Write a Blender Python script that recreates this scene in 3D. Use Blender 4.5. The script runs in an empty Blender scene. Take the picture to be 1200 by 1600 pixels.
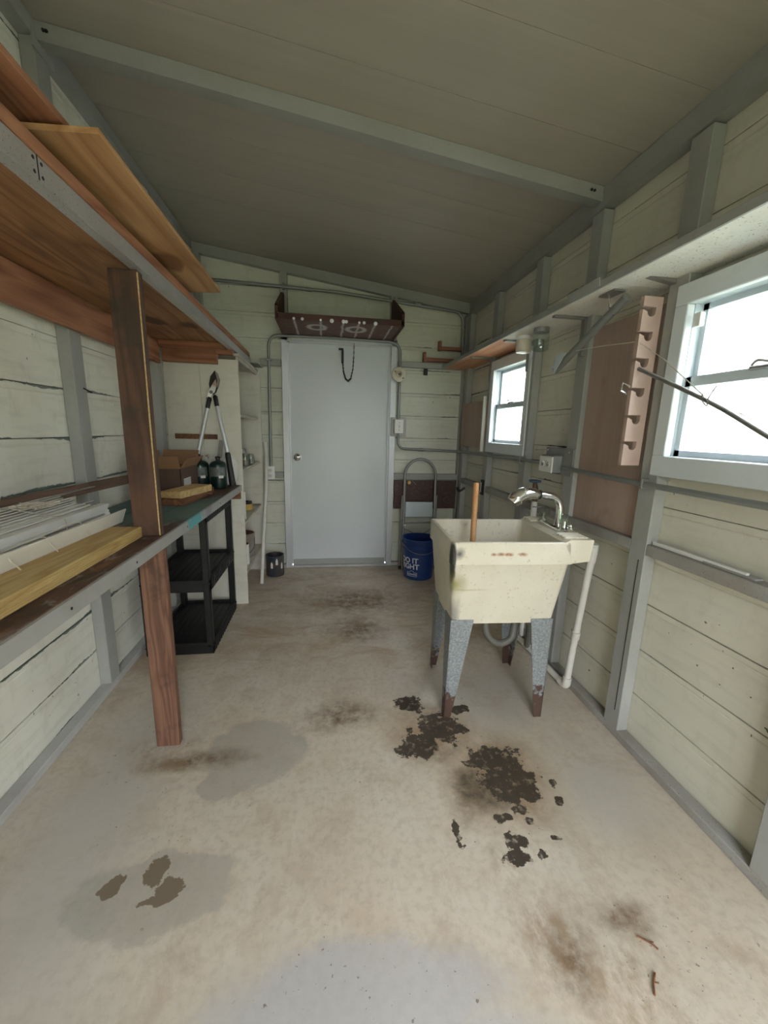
import bpy, bmesh, math, random
from mathutils import Vector, Matrix, Euler
random.seed(7)
S = bpy.context.scene
COL = S.collection
R = math.radians

# ---------------------------------------------------------------- camera
YAW, PITCH, ROLL, FPX, CAMH = 0.14784, -0.199703, 0.0259521, 626.2, 1.28
_cy, _sy, _cp, _sp = math.cos(YAW), math.sin(YAW), math.cos(PITCH), math.sin(PITCH)
_f = Vector((_sy*_cp, _cy*_cp, _sp)); _r = Vector((_cy, -_sy, 0)); _u = _r.cross(_f)
_r2 = _r*math.cos(ROLL) + _u*math.sin(ROLL); _u2 = -_r*math.sin(ROLL) + _u*math.cos(ROLL)
cam_data = bpy.data.cameras.new('camera'); cam = bpy.data.objects.new('camera', cam_data); COL.objects.link(cam)
cam_data.sensor_fit = 'HORIZONTAL'; cam_data.sensor_width = 36.0
cam_data.lens = FPX/1200*36.0; cam_data.clip_start = 0.02; cam_data.clip_end = 200
M = Matrix((_r2, _u2, -_f)).transposed().to_4x4(); M.translation = Vector((0, 0, CAMH))
cam.matrix_world = M
S.camera = cam

# ---------------------------------------------------------------- world, sun, exposure
w = bpy.data.worlds.new('sky'); S.world = w; w.use_nodes = True
bg = w.node_tree.nodes['Background']
bg.inputs[0].default_value = (0.93, 0.96, 1.0, 1); bg.inputs[1].default_value = 13.0
# overcast sky: dimmer towards the horizon, brighter overhead
_t = w.node_tree; _g = _t.nodes.new('ShaderNodeTexCoord'); _s = _t.nodes.new('ShaderNodeSeparateXYZ'); _m = _t.nodes.new('ShaderNodeMapRange')
_t.links.new(_g.outputs['Generated'], _s.inputs[0]); _t.links.new(_s.outputs[2], _m.inputs[0])
_m.inputs[1].default_value = 0.0; _m.inputs[2].default_value = 0.9; _m.inputs[3].default_value = 5.0; _m.inputs[4].default_value = 24.0
_t.links.new(_m.outputs[0], bg.inputs[1])
sun_d = bpy.data.lights.new('sun', 'SUN'); sun_d.energy = 9; sun_d.angle = R(3); sun_d.color = (1, .96, .88)
sun = bpy.data.objects.new('sun', sun_d); COL.objects.link(sun)
sun.rotation_euler = Vector((1.0, 0.25, -1.9)).to_track_quat('-Z', 'Y').to_euler()
S.view_settings.view_transform = 'Standard'; S.view_settings.look = 'None'
S.view_settings.gamma = 1.0; S.view_settings.use_curve_mapping = False
S.view_settings.exposure = 0.18
def portal(name, loc, rot, sx, sy):
    d = bpy.data.lights.new(name, 'AREA'); d.shape = 'RECTANGLE'; d.size = sx; d.size_y = sy
    d.cycles.is_portal = True
    o = bpy.data.objects.new(name, d); COL.objects.link(o); o.location = loc; o.rotation_euler = rot
portal('portal_window_far', (1.36, 2.71, 1.48), (0, R(90), 0), .62, .6)
portal('portal_window_near', (1.36, 1.06, 1.48), (0, R(90), 0), .62, .62)
portal('portal_front_doorway', (0.40, -1.33, 1.0), (R(90), 0, 0), 1.0, 2.0)

# ---------------------------------------------------------------- materials
class NT:
    def __init__(s, name):
        s.m = bpy.data.materials.new(name); s.m.use_nodes = True
        s.t = s.m.node_tree; s.b = s.t.nodes['Principled BSDF']; s.out = s.t.nodes['Material Output']
    def n(s, typ, **kw):
        nd = s.t.nodes.new(typ)
        for k, v in kw.items():
            if k.startswith('_'): setattr(nd, k[1:], v)
            else:
                key = int(k[1:]) if k[0] == 'i' and k[1:].isdigit() else k.replace('__', ' ')
                if isinstance(v, bpy.types.NodeSocket): s.t.links.new(v, nd.inputs[key])
                else: nd.inputs[key].default_value = v
        return nd
    def link(s, a, b): s.t.links.new(a, b)
    def obj(s): return s.n('ShaderNodeTexCoord').outputs['Object']
    def pos(s): return s.n('ShaderNodeNewGeometry').outputs['Position']
    def mapping(s, v, scale=(1,1,1), loc=(0,0,0), rot=(0,0,0), typ='POINT'):
        return s.n('ShaderNodeMapping', _vector_type=typ, Vector=v, Scale=scale, Location=loc, Rotation=rot).outputs[0]
    def noise(s, v, scale, detail=4, rough=.55, dist=0, col=False):
        nd = s.n('ShaderNodeTexNoise', Vector=v, Scale=scale, Detail=detail, Roughness=rough, Distortion=dist)
        return nd.outputs[1 if col else 0]
    def math(s, op, a, b=0.0, c=None, clamp=False):
        nd = s.n('ShaderNodeMath', _operation=op, _use_clamp=clamp, i0=a, i1=b)
        if c is not None: 
            if isinstance(c, bpy.types.NodeSocket): s.link(c, nd.inputs[2])
            else: nd.inputs[2].default_value = c
        return nd.outputs[0]
    def ramp(s, fac, *stops):
        nd = s.n('ShaderNodeValToRGB', Fac=fac); e = nd.color_ramp.elements
        while len(e) < len(stops): e.new(.5)
        for el, (p, c) in zip(e, stops):
            el.position = p; el.color = (c, c, c, 1) if not hasattr(c, '__len__') else (*c, 1)
        return nd.outputs[0]
    def mix(s, fac, a, b, mode='MIX'):
        nd = s.t.nodes.new('ShaderNodeMix'); nd.data_type = 'RGBA'; nd.blend_type = mode
        for k, v in ((0, fac), (6, a), (7, b)):
            if isinstance(v, bpy.types.NodeSocket): s.link(v, nd.inputs[k])
            else: nd.inputs[k].default_value = v if k == 0 else (*v, 1)
        return nd.outputs[2]
    def vadd(s, a, b):
        return s.n('ShaderNodeVectorMath', _operation='ADD', i0=a, i1=b).outputs[0]
    def rnd(s): return s.n('ShaderNodeObjectInfo').outputs['Random']
    def fin(s, col, rough=.6, bump=None, bs=.2, bd=.01, metal=0, spec=.5, coat=0):
        b = s.b
        for k, v in (('Base Color', col), ('Roughness', rough), ('Metallic', metal), ('Specular IOR Level', spec), ('Coat Weight', coat)):
            if isinstance(v, bpy.types.NodeSocket): s.link(v, b.inputs[k])
            else: b.inputs[k].default_value = (*v, 1) if k == 'Base Color' else v
        if bump is not None:
            bn = s.n('ShaderNodeBump', Height=bump, Strength=bs, Distance=bd)
            s.link(bn.outputs[0], b.inputs['Normal'])
        return s.m

def paint(name, c, rough=.6, dirt=.25, dirtc=(.25, .22, .17), scale=3, metal=0, bump=.15, spots=0, spotc=(.12, .07, .05), spec=.5):
    k = NT(name); p = k.pos()
    n = k.noise(p, scale, 5); f = k.noise(p, scale*14, 4)
    col = k.mix(k.ramp(n, (.35, 0), (.8, dirt)), c, dirtc)
    col = k.mix(k.ramp(f, (.55, 0), (.8, dirt*.6)), col, dirtc)
    if spots:
        s = k.noise(p, scale*30, 2); col = k.mix(k.ramp(s, (.68 - spots*.1, 0), (.72 - spots*.1, 1)), col, spotc)
    return k.fin(col, rough, f, bump, .004, metal, spec)

def wood(name, c1, c2, axis=1, freq=5, scale=1.0, rough=.65, knot=(.1, .04, .02), dark=0.0, darkc=(.03, .02, .015), bump=.25, fine=1.0):
    k = NT(name); p = k.pos()
    sc = [9*scale]*3; sc[axis] = 0.9*scale
    off = k.vadd(p, k.n('ShaderNodeCombineXYZ', i0=k.math('MULTIPLY', k.rnd(), 9.0), i1=k.math('MULTIPLY', k.rnd(), 7.0), i2=0.0).outputs[0])
    v = k.mapping(off, tuple(sc))
    n = k.noise(v, 1.0, 2, .4, .3)
    g = k.math('PINGPONG', k.math('MULTIPLY', n, freq), .5)
    g = k.ramp(g, (.0, 1), (.28, .35), (.5, 0))
    sf = [160*scale]*3; sf[axis] = 4*scale
    f = k.noise(k.mapping(off, tuple(sf)), 1.0, 3)
    col = k.mix(g, c1, c2)
    col = k.mix(k.ramp(f, (.45, 0), (.75, .45*fine)), col, tuple(x*.55 for x in c2))
    kn = k.noise(k.mapping(off, tuple(6 if i != axis else 2.4 for i in range(3))), 1.0, 1)
    col = k.mix(k.ramp(kn, (.70, 0), (.745, .8)), col, knot)
    if dark:
        d = k.noise(p, 5, 6, .65); col = k.mix(k.ramp(d, (.62-dark*.25, 0), (.72-dark*.15, .85)), col, darkc)
    return k.fin(col, rough, f, bump, .002)

def siding_mat(name, base, peelc, peel=.5, warm=(.60, .52, .40)):
    k = NT(name); p = k.pos(); o = k.obj()
    z = k.n('ShaderNodeSeparateXYZ', Vector=o).outputs[2]
    n1 = k.noise(p, 2.2, 4); n2 = k.noise(k.mapping(p, (3, 3, 22)), 1.5, 4)
    col = k.mix(k.ramp(n1, (.4, 0), (.75, .30)), base, warm)
    col = k.mix(k.ramp(n2, (.5, 0), (.75, .32)), col, (.46, .46, .39))
    n3 = k.noise(k.mapping(p, (7, 7, 4)), 2.0, 7, .7); col = k.mix(k.ramp(n3, (.52, 0), (.72, .35)), col, (.48, .45, .36))
    # paint peeled away along the board edges
    e = k.math('SUBTRACT', 1.0, k.math('MULTIPLY', k.math('MINIMUM', z, k.math('SUBTRACT', .2, z)), 22.0), clamp=True)
    lo = k.noise(k.vadd(p, k.n('ShaderNodeCombineXYZ', i0=k.math('MULTIPLY', k.rnd(), 5.0), i1=0.0, i2=0.0).outputs[0]), 1.6, 2)
    hi = k.noise(p, 30, 5, .6)
    m = k.math('ADD', k.math('MULTIPLY', e, 1.0), k.math('MULTIPLY', k.math('SUBTRACT', lo, .5), 1.9))
    m = k.math('ADD', m, k.math('MULTIPLY', k.math('SUBTRACT', hi, .5), .5))
    m = k.ramp(m, (1.02 - peel*.18, 0), (1.045 - peel*.18, 1)) if False else k.n('ShaderNodeMapRange', _clamp=True, Value=m, i1=1.12 - peel*.22, i2=1.15 - peel*.22, i3=0.0, i4=1.0).outputs[0]
    col = k.mix(m, col, peelc)
    # small chips and nail marks
    ch = k.noise(p, 46, 2, .5); reg = k.noise(p, 5, 2)
    cm = k.math('MULTIPLY', k.ramp(ch, (.735, 0), (.745, 1)), k.ramp(reg, (.5, 0), (.55, 1)))
    col = k.mix(cm, col, (.13, .12, .10))
    h = k.math('SUBTRACT', k.math('MULTIPLY', k.noise(k.mapping(p, (6, 6, 60)), 1, 4), .3), m)
    return k.fin(col, .5, h, .6, .004)

def plain(name, c, rough=.5, metal=0, spec=.5, coat=0):
    k = NT(name); n = k.noise(k.pos(), 25, 3)
    return k.fin(k.mix(k.ramp(n, (.4, 0), (.8, .3)), c, tuple(x*.7 for x in c)), rough, n, .05, .002, metal, spec, coat)

def clear(name, tint=(1, 1, 1), gl=.08, rough=.02):
    k = NT(name); t = k.n('ShaderNodeBsdfTransparent', Color=(*tint, 1)); g = k.n('ShaderNodeBsdfGlossy', Roughness=rough)
    lw = k.n('ShaderNodeLayerWeight', Blend=.5).outputs['Facing']
    fr = k.math('MULTIPLY', k.math('POWER', lw, 5.0), .5)
    mx = k.n('ShaderNodeMixShader', i0=k.math('ADD', fr, gl, clamp=True)); k.link(t.outputs[0], mx.inputs[1]); k.link(g.outputs[0], mx.inputs[2])
    k.link(mx.outputs[0], k.out.inputs[0]); return k.m

MT = {}
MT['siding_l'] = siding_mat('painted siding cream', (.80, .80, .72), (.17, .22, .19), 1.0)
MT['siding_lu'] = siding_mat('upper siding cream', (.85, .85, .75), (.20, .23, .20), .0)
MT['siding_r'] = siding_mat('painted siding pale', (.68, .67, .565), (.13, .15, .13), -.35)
MT['siding_b'] = siding_mat('painted siding green white', (.69, .71, .61), (.24, .26, .23), -.1)
MT['seam'] = plain('dark sheathing', (.10, .11, .09), .9)
MT['frame'] = paint('grey painted framing', (.38, .39, .37), .5, .35, (.22, .2, .16), 4, spots=0)
MT['plate'] = paint('dusty sole plate', (.36, .36, .34), .8, .6, (.2, .15, .1), 6, spots=.1)
MT['sole_l'] = paint('light sole plate', (.50, .51, .50), .7, .4, (.25, .2, .16), 5, spots=0)
MT['alum'] = paint('galvanised edge metal', (.55, .56, .56), .38, .3, (.3, .28, .24), 9, metal=.55, spots=.3)
MT['conduit'] = paint('grey conduit', (.30, .32, .31), .45, .2, (.2, .18, .14), 8, metal=.5)
MT['doorp'] = paint('white door paint', (.66, .70, .72), .32, .12, (.42, .40, .36), 1.6, bump=.25)
MT['jamb'] = paint('aluminium jamb', (.58, .60, .62), .35, .15, (.3, .3, .3), 6, metal=.4)
MT['chrome'] = plain('chrome', (.85, .86, .87), .08, 1)
MT['steel'] = paint('weathered steel', (.33, .33, .32), .45, .3, (.2, .15, .1), 20, metal=.6)
MT['black'] = plain('black plastic', (.008, .008, .009), .45)
MT['blackg'] = plain('black grip', (.02, .018, .02), .5)
MT['white'] = paint('white plastic', (.86, .86, .83), .4, .2, (.5, .46, .38), 7)
MT['whitepvc'] = paint('white pvc pipe', (.74, .73, .68), .35, .3, (.5, .42, .3), 12)
MT['vinyl'] = paint('off white vinyl', (.76, .75, .69), .4, .15, (.4, .36, .28), 8)
MT['cord'] = plain('cotton cord', (.62, .58, .48), .9)
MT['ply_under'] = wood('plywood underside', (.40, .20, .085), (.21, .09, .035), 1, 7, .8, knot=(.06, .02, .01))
MT['ply_light'] = wood('fresh plywood', (.55, .33, .155), (.36, .185, .07), 1, 8, .7, knot=(.16, .06, .02), fine=.7)
MT['fascia'] = wood('reddish fir board', (.40, .19, .10), (.23, .09, .042), 1, 9, .9, fine=.8)
MT['fascia_x'] = wood('reddish fir cleat', (.37, .17, .085), (.22, .085, .04), 0, 7, .8, fine=.8)
MT['post'] = wood('stained post timber', (.23, .115, .07), (.125, .058, .035), 2, 9, 1.6, dark=.3, darkc=(.05, .03, .02))
MT['postu'] = wood('dark weathered post timber', (.13, .065, .04), (.07, .035, .022), 2, 6, 1.2, dark=.5, darkc=(.04, .03, .022))
MT['pine'] = wood('treated pine', (.62, .46, .20), (.48, .31, .115), 1, 7, 1.6, fine=.8, knot=(.45, .28, .1))
MT['pinex'] = wood('yellow offcut', (.66, .48, .23), (.52, .34, .13), 1, 9, 2.0)
MT['brownw'] = wood('brown offcut', (.27, .12, .05), (.15, .06, .03), 1, 7, 1.5, dark=.3)
MT['railw'] = wood('aged brown trim', (.21, .13, .09), (.12, .07, .045), 1, 6, 1.2)
MT['dark_x'] = wood('dark stained plank', (.11, .045, .03), (.06, .025, .018), 0, 6, 1.2)
MT['brack'] = wood('dark stained bracket', (.12, .04, .022), (.07, .025, .015), 2, 6, 1.5)
MT['rustw'] = wood('salmon stained batten', (.36, .16, .10), (.26, .10, .06), 0, 5, 2)
MT['pink'] = wood('hazed pink plywood', (.44, .33, .275), (.39, .28, .225), 2, 3, .7, fine=.4, knot=(.36, .22, .17), dark=.12, darkc=(.32, .22, .18))  # tone lightened to hold the veil of window light
MT['pinkl'] = plain('pale pink board', (.54, .40, .34), .7)
MT['orange_ply'] = wood('orange plywood', (.66, .33, .18), (.54, .24, .12), 1, 4, .8, fine=.5)
MT['card'] = plain('cardboard', (.30, .17, .085), .85)
MT['cardp'] = paint('printed cardboard', (.10, .06, .045), .7, .4, (.22, .13, .08), 12)
MT['label'] = plain('paper label', (.7, .7, .68), .6)
MT['green_tank'] = plain('dark green enamel', (.004, .020, .017), .3)
MT['tank_label'] = paint('grey printed label', (.10, .12, .12), .5, .5, (.35, .35, .35), 60)
MT['bucket'] = plain('blue bucket plastic', (.012, .045, .20), .38)
MT['ink'] = plain('white ink', (.8, .82, .85), .5)
MT['tin'] = paint('rusty tin', (.42, .40, .37), .4, .7, (.2, .08, .04), 14, metal=.4)
MT['tind'] = paint('dark smeared tin', (.05, .07, .10), .35, .8, (.18, .10, .05), 16, metal=.3)
MT['rust'] = paint('rust brown', (.16, .07, .045), .8, .5, (.06, .03, .02), 20)
MT['tape'] = plain('yellow tape and daylight spot', (.62, .42, .12), .5)
MT['brass'] = paint('old brass', (.20, .13, .08), .5, .5, (.08, .05, .03), 30, metal=.5)
MT['bluek'] = plain('blue handwheel', (.04, .10, .18), .5)
MT['pane'] = clear('window glass', (.97, .99, 1), .02)
MT['jar'] = clear('jar glass', (.82, .88, .85), .12, .05)
MT['film'] = clear('plastic film', (.78, .79, .77), .18, .25)
MT['sash'] = paint('pale sash paint', (.58, .66, .71), .4, .15, (.4, .4, .38), 8)
MT['casing'] = paint('white casing paint', (.70, .755, .775), .5, .15, (.4, .4, .36), 5)
MT['hose'] = paint('grey drain hose', (.13, .13, .115), .5, .3, (.2, .18, .14), 20)
MT['handle'] = wood('varnished stick', (.62, .34, .15), (.5, .24, .09), 2, 5, 2.5, rough=.4)
MT['shelfw'] = paint('white painted shelf', (.86, .85, .79), .7, .35, (.5, .43, .33), 5, bump=.5, spots=.2, spotc=(.3, .26, .2))
MT['cream'] = siding_mat('cream cabinet paint', (.70, .69, .61), (.30, .26, .22), -1.2)
MT['cabshelf'] = paint('cream shelf paint', (.60, .58, .49), .6, .5, (.28, .2, .12), 8)
MT['hw'] = plain('dark hardware', (.03, .03, .03), .5, .3)
MT['outw'] = paint('white outer wall', (.80, .80, .78), .8, .1, (.6, .6, .55), 2)
MT['grass'] = paint('mown lawn', (.085, .105, .05), .95, .5, (.12, .11, .06), 3)
MT['green'] = plain('green shutter', (.10, .42, .08), .6)
MT['bulb'] = plain('cream porcelain', (.66, .60, .48), .35)

def ceiling_mat():
    k = NT('ceiling panel'); p = k.pos()
    n = k.noise(p, 1.3, 4); f = k.noise(k.mapping(p, (1.5, 60, 1)), 1, 3)
    l = k.noise(k.mapping(p, (.35, 24, 1)), 1, 2)
    col = k.mix(k.ramp(n, (.4, 0), (.75, .5)), (.46, .435, .375), (.39, .36, .31))
    col = k.mix(k.ramp(l, (.45, 0), (.8, .25)), col, (.33, .30, .25))
    w = k.noise(p, .9, 3, .5); col = k.mix(k.ramp(w, (.62, 0), (.75, .35)), col, (.40, .28, .215))
    col = k.mix(k.ramp(f, (.66, 0), (.72, .25)), col, (.58, .55, .49))
    return k.fin(col, .6, f, .2, .002)
MT['ceil'] = ceiling_mat()

FL = dict(
 flake=[(0.39,1.66,0.074,0.054),(0.5,1.49,0.113,0.091),(0.38,1.4,0.09,0.068),(0.62,1.6,0.05,0.024),(0.66,1.30,0.12,0.07),(0.68,1.19,0.10,0.11),(0.6,1.05,0.03,0.018),(0.60,0.965,0.04,0.03),(0.58,0.92,0.04,0.022),(0.83,1.09,0.016,0.013),(0.68,1.04,0.021,0.016),(0.73,0.98,0.018,0.012),(0.67,0.92,0.019,0.016),(0.84,1.16,0.02,0.018),(0.36,1.49,0.02,0.023),(0.42,1.03,0.014,0.05)],
 brown=[(0.53,1.18,0.11,0.14),(0.66,1.25,0.16,0.2),(0.70,1.18,0.13,0.16),(0.8,0.74,0.085,0.05),(0.21,2.42,0.22,0.19),(0.25,2.87,0.45,0.27),(0.46,1.47,0.20,0.19),(0.60,0.69,0.08,0.10),(0.08,1.62,0.2,0.1),(-.50,1.42,.2,.06)],
 cool=[(.08,.67,.34,.11),(.0,.56,.5,.09)], smear=[(.535,1.18,.085,.10),(.60,1.13,.06,.06)], soil=[(.60,.72,.12,.13),(.70,.62,.14,.10),(.52,.90,.06,.08),(-.66,1.52,.16,.05),(-.60,1.44,.14,.05)],
 halo=[(0.66,1.22,.22,.24),(.45,1.48,.22,.16)],
 dark=[(-0.6,0.99,0.024,0.03),(-0.49,1.02,0.03,0.043),(-0.44,0.965,0.035,0.036),(-.47,.94,.05,.014)],
 grey=[(-0.28,1.45,0.20,0.19),(-0.36,1.31,0.11,0.08),(-0.48,0.96,0.22,0.12)],
 grey2=[(-0.05,0.62,0.40,0.12),(1.0,1.15,0.23,0.25),(.8,1.7,.35,.25),(-.75,1.2,.2,.6),(-.6,.6,.35,.15)])
def floor_mat():
    k = NT('stained concrete'); p = k.pos()
    def blobs(lst, warp, wscale, lo, hi, det=5, rag=0, ragk=1.6):
        nz = k.noise(p, wscale, det, .62, 0, True)
        off = k.n('ShaderNodeVectorMath', _operation='SUBTRACT', i0=nz, i1=(.5, .5, .5)).outputs[0]
        off = k.n('ShaderNodeVectorMath', _operation='SCALE', i0=off, Scale=warp).outputs[0]
        off = k.n('ShaderNodeVectorMath', _operation='MULTIPLY', i0=off, i1=(1, 1, 0)).outputs[0]
        q = k.vadd(p, off); acc = None
        for x, y, rx, ry in lst:
            d = k.n('ShaderNodeVectorMath', _operation='LENGTH', i0=k.mapping(q, (rx, ry, 9), (x, y, 0), typ='TEXTURE')).outputs['Value']
            acc = d if acc is None else k.math('MINIMUM', acc, d)
        if rag: acc = k.math('ADD', acc, k.math('MULTIPLY', k.math('SUBTRACT', k.noise(p, rag, 8, .68), .5), ragk))
        return k.n('ShaderNodeMapRange', _clamp=True, Value=acc, i1=lo, i2=hi, i3=1.0, i4=0.0).outputs[0]
    n1 = k.noise(p, 1.7, 5, .6); n2 = k.noise(p, 7, 6, .65); n3 = k.noise(p, 40, 4, .6); n4 = k.noise(p, 150, 2)
    col = k.mix(k.ramp(n1, (.35, 0), (.68, 1)), (.62, .565, .48), (.60, .51, .395))
    col = k.mix(k.ramp(n2, (.5, 0), (.78, .55)), col, (.42, .315, .22))
    col = k.mix(k.ramp(n3, (.46, 0), (.78, .6)), col, (.39, .325, .255))
    sc = k.noise(k.mapping(p, (9, 2.2, 1), rot=(0, 0, .6)), 2.2, 6, .7, .5)
    col = k.mix(k.ramp(sc, (.54, 0), (.66, .45)), col, (.66, .61, .53))
    col = k.mix(k.math('MULTIPLY', blobs(FL['grey2'], .4, 3, .4, 1.5), .8), col, k.mix(n2, (.53, .51, .465), (.44, .41, .36)))
    col = k.mix(k.ramp(k.noise(p, 4.5, 7, .7, .4), (.54, 0), (.64, .5)), col, (.42, .34, .255))
    col = k.mix(k.math('MULTIPLY', blobs(FL['grey'], .10, 7, .90, 1.02, 5, 8, .7), k.ramp(n3, (.35, .75), (.65, .45))), col, k.mix(n2, (.39, .375, .32), (.33, .31, .265)))
    cool = blobs(FL['cool'], .12, 5, .8, 1.15)
    col = k.mix(k.math('MULTIPLY', cool, .75), col, k.mix(n3, (.50, .50, .50), (.40, .39, .38)))
    far = k.n('ShaderNodeMapRange', _clamp=True, Value=k.n('ShaderNodeSeparateXYZ', Vector=p).outputs[1], i1=1.95, i2=2.15, i3=0.0, i4=1.0).outputs[0]
    streak = k.noise(k.mapping(p, (1.4, 2.6, 1)), 2.1, 7, .68, .8)
    col = k.mix(k.math('MULTIPLY', far, k.ramp(streak, (.46, 0), (.66, .75))), col, (.40, .275, .18))
    b = blobs(FL['brown'], .16, 5, .2, 1.25)
    col = k.mix(k.math('MULTIPLY', b, k.ramp(k.noise(p, 16, 6, .7), (.36, .25), (.60, 1))), col, (.165, .105, .06))
    col = k.mix(k.math('MULTIPLY', blobs(FL['halo'], .14, 6, .3, 1.2), .6), col, (.42, .29, .17))
    col = k.mix(k.math('MULTIPLY', blobs(FL['soil'], .2, 6, .2, 1.3), k.ramp(k.noise(k.mapping(p, (1.6, 1, 1)), 14, 7, .7), (.42, 0), (.62, .8))), col, (.29, .20, .115))
    col = k.mix(k.math('MULTIPLY', blobs(FL['smear'], .08, 14, .5, 1.1), k.ramp(k.noise(p, 24, 6, .7), (.35, .45), (.6, .95))), col, (.105, .08, .055))
    col = k.mix(blobs(FL['dark'], .05, 20, .95, 1.0, 6, 25, 1.6), col, (.20, .155, .11))
    fl = blobs(FL['flake'], .09, 9, .92, .96, 6, 22, 2.6)
    fl2 = k.math('MULTIPLY', fl, k.ramp(k.noise(p, 30, 6, .7), (.36, .35), (.46, 1)))
    col = k.mix(fl2, col, k.mix(n2, (.035, .028, .02), (.085, .065, .045)))
    sp = k.noise(p, 60, 3, .6); reg = k.noise(p, 2.3, 2)
    near = k.n('ShaderNodeMapRange', _clamp=True, Value=k.n('ShaderNodeSeparateXYZ', Vector=p).outputs[1], i1=.85, i2=.5, i3=.0, i4=.1).outputs[0]
    reg = k.math('ADD', k.math('ADD', reg, near), k.math('MULTIPLY', cool, .16))
    col = k.mix(k.math('MULTIPLY', k.ramp(sp, (.66, 0), (.70, .8)), k.ramp(reg, (.5, 0), (.6, 1))), col, (.14, .11, .08))
    h = k.math('ADD', k.math('MULTIPLY', n3, .4), k.math('MULTIPLY', fl2, .6))
    return k.fin(col, k.math('SUBTRACT', .78, k.math('MULTIPLY', n2, .3)), h, .25, .006)
MT['floor'] = floor_mat()

def sink_mat():
    k = NT('stained fibreglass tub'); o = k.obj(); p = k.pos()
    n = k.noise(p, 9, 5); f = k.noise(p, 60, 4, .7)
    col = k.mix(k.ramp(n, (.4, 0), (.75, .35)), (.74, .70, .58), (.58, .52, .38))
    col = k.mix(k.ramp(f, (.60, 0), (.68, .6)), col, (.38, .33, .22))
    def blob(c, r, lo, hi, colr, a, wp=.02):
        nonlocal col
        nz = k.noise(p, 25, 4, .6, 0, True)
        off = k.n('ShaderNodeVectorMath', _operation='SCALE', i0=k.n('ShaderNodeVectorMath', _operation='SUBTRACT', i0=nz, i1=(.5,.5,.5)).outputs[0], Scale=wp).outputs[0]
        d = k.n('ShaderNodeVectorMath', _operation='LENGTH', i0=k.mapping(k.vadd(o, off), r, c, typ='TEXTURE')).outputs['Value']
        m = k.n('ShaderNodeMapRange', _clamp=True, Value=d, i1=lo, i2=hi, i3=a, i4=0.0).outputs[0]
        col = k.mix(m, col, colr)
    blob((.03, 0, .812), (.025, .05, .03), .2, 1.1, (.03, .03, .04), .85)
    blob((.004, .004, .79), (.016, .035, .075), .75, 1.1, (.02, .02, .018), .97, .006)
    blob((.010, .014, .72), (.014, .05, .07), .7, 1.15, (.03, .03, .025), .95, .008)
    blob((.012, .02, .68), (.014, .05, .12), .5, 1.2, (.05, .06, .04), .85)
    blob((.03, .03, .67), (.05, .06, .05), .1, 1.2, (.30, .27, .07), .8)
    blob((.045, .06, .53), (.02, .06, .09), .3, 1.2, (.16, .17, .17), .6)
    blob((.06, .03, .645), (.12, .08, .006), .2, 1.2, (.35, .32, .10), .45)
    for x, r in ((.20, .020), (.225, .010), (.24, .014), (.29, .022), (.17, .012)):
        blob((x, 0, .808), (r, .03, .008), .2, 1.2, (.33, .12, .03), .9, .012)
    return k.fin(col, .4, f, .12, .002)
MT['tub'] = sink_mat()
def leg_mat():
    k = NT('hammered grey leg'); p = k.pos(); z = k.n('ShaderNodeSeparateXYZ', Vector=p).outputs[2]
    n = k.noise(p, 22, 5, .65); v = k.noise(p, 120, 3)
    col = k.mix(k.ramp(v, (.4, 0), (.65, 1)), (.21, .24, .26), (.36, .38, .385))
    m = k.math('ADD', k.n('ShaderNodeMapRange', _clamp=True, Value=z, i1=.02, i2=.22, i3=.55, i4=0.02).outputs[0], k.math('MULTIPLY', k.math('SUBTRACT', n, .5), 1.2))
    col = k.mix(k.n('ShaderNodeMapRange', _clamp=True, Value=m, i1=.22, i2=.3, i3=0.0, i4=1.0).outputs[0], col, (.10, .058, .045))
    return k.fin(col, .5, v, .3, .002, .2)
MT['leg'] = leg_mat()
def bench_mat():
    k = NT('painted and worn bench boards'); p = k.pos(); s = k.n('ShaderNodeSeparateXYZ', Vector=p).outputs
    g = k.noise(k.mapping(p, (60, 2.5, 20)), 1, 4); n = k.noise(p, 7, 6, .65)
    col = k.mix(g, (.16, .075, .05), (.07, .04, .03))
    col = k.mix(k.ramp(n, (.44, 0), (.6, .85)), col, (.035, .032, .03))
    sm = k.noise(k.mapping(p, (2.2, .8, 1)), 9, 6, .7, .6)
    col = k.mix(k.ramp(sm, (.54, 0), (.64, .65)), col, (.36, .33, .29))
    col = k.mix(k.ramp(k.noise(k.mapping(p, (40, 3, 1)), 1, 4), (.6, 0), (.7, .6)), col, (.30, .15, .08))
    ty = k.math('MULTIPLY', k.math('SUBTRACT', s[1], 2.0), 2.1); ty = k.math('SUBTRACT', 1.0, k.math('ABSOLUTE', ty))
    m = k.math('ADD', ty, k.math('MULTIPLY', k.math('SUBTRACT', k.noise(k.mapping(p, (1.5, .6, 1)), 8, 5), .5), 1.5))
    col = k.mix(k.n('ShaderNodeMapRange', _clamp=True, Value=m, i1=.25, i2=.45, i3=0.0, i4=.85).outputs[0], col, (.10, .20, .19))
    return k.fin(col, .6, g, .4, .003)
MT['bench'] = bench_mat()
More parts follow.
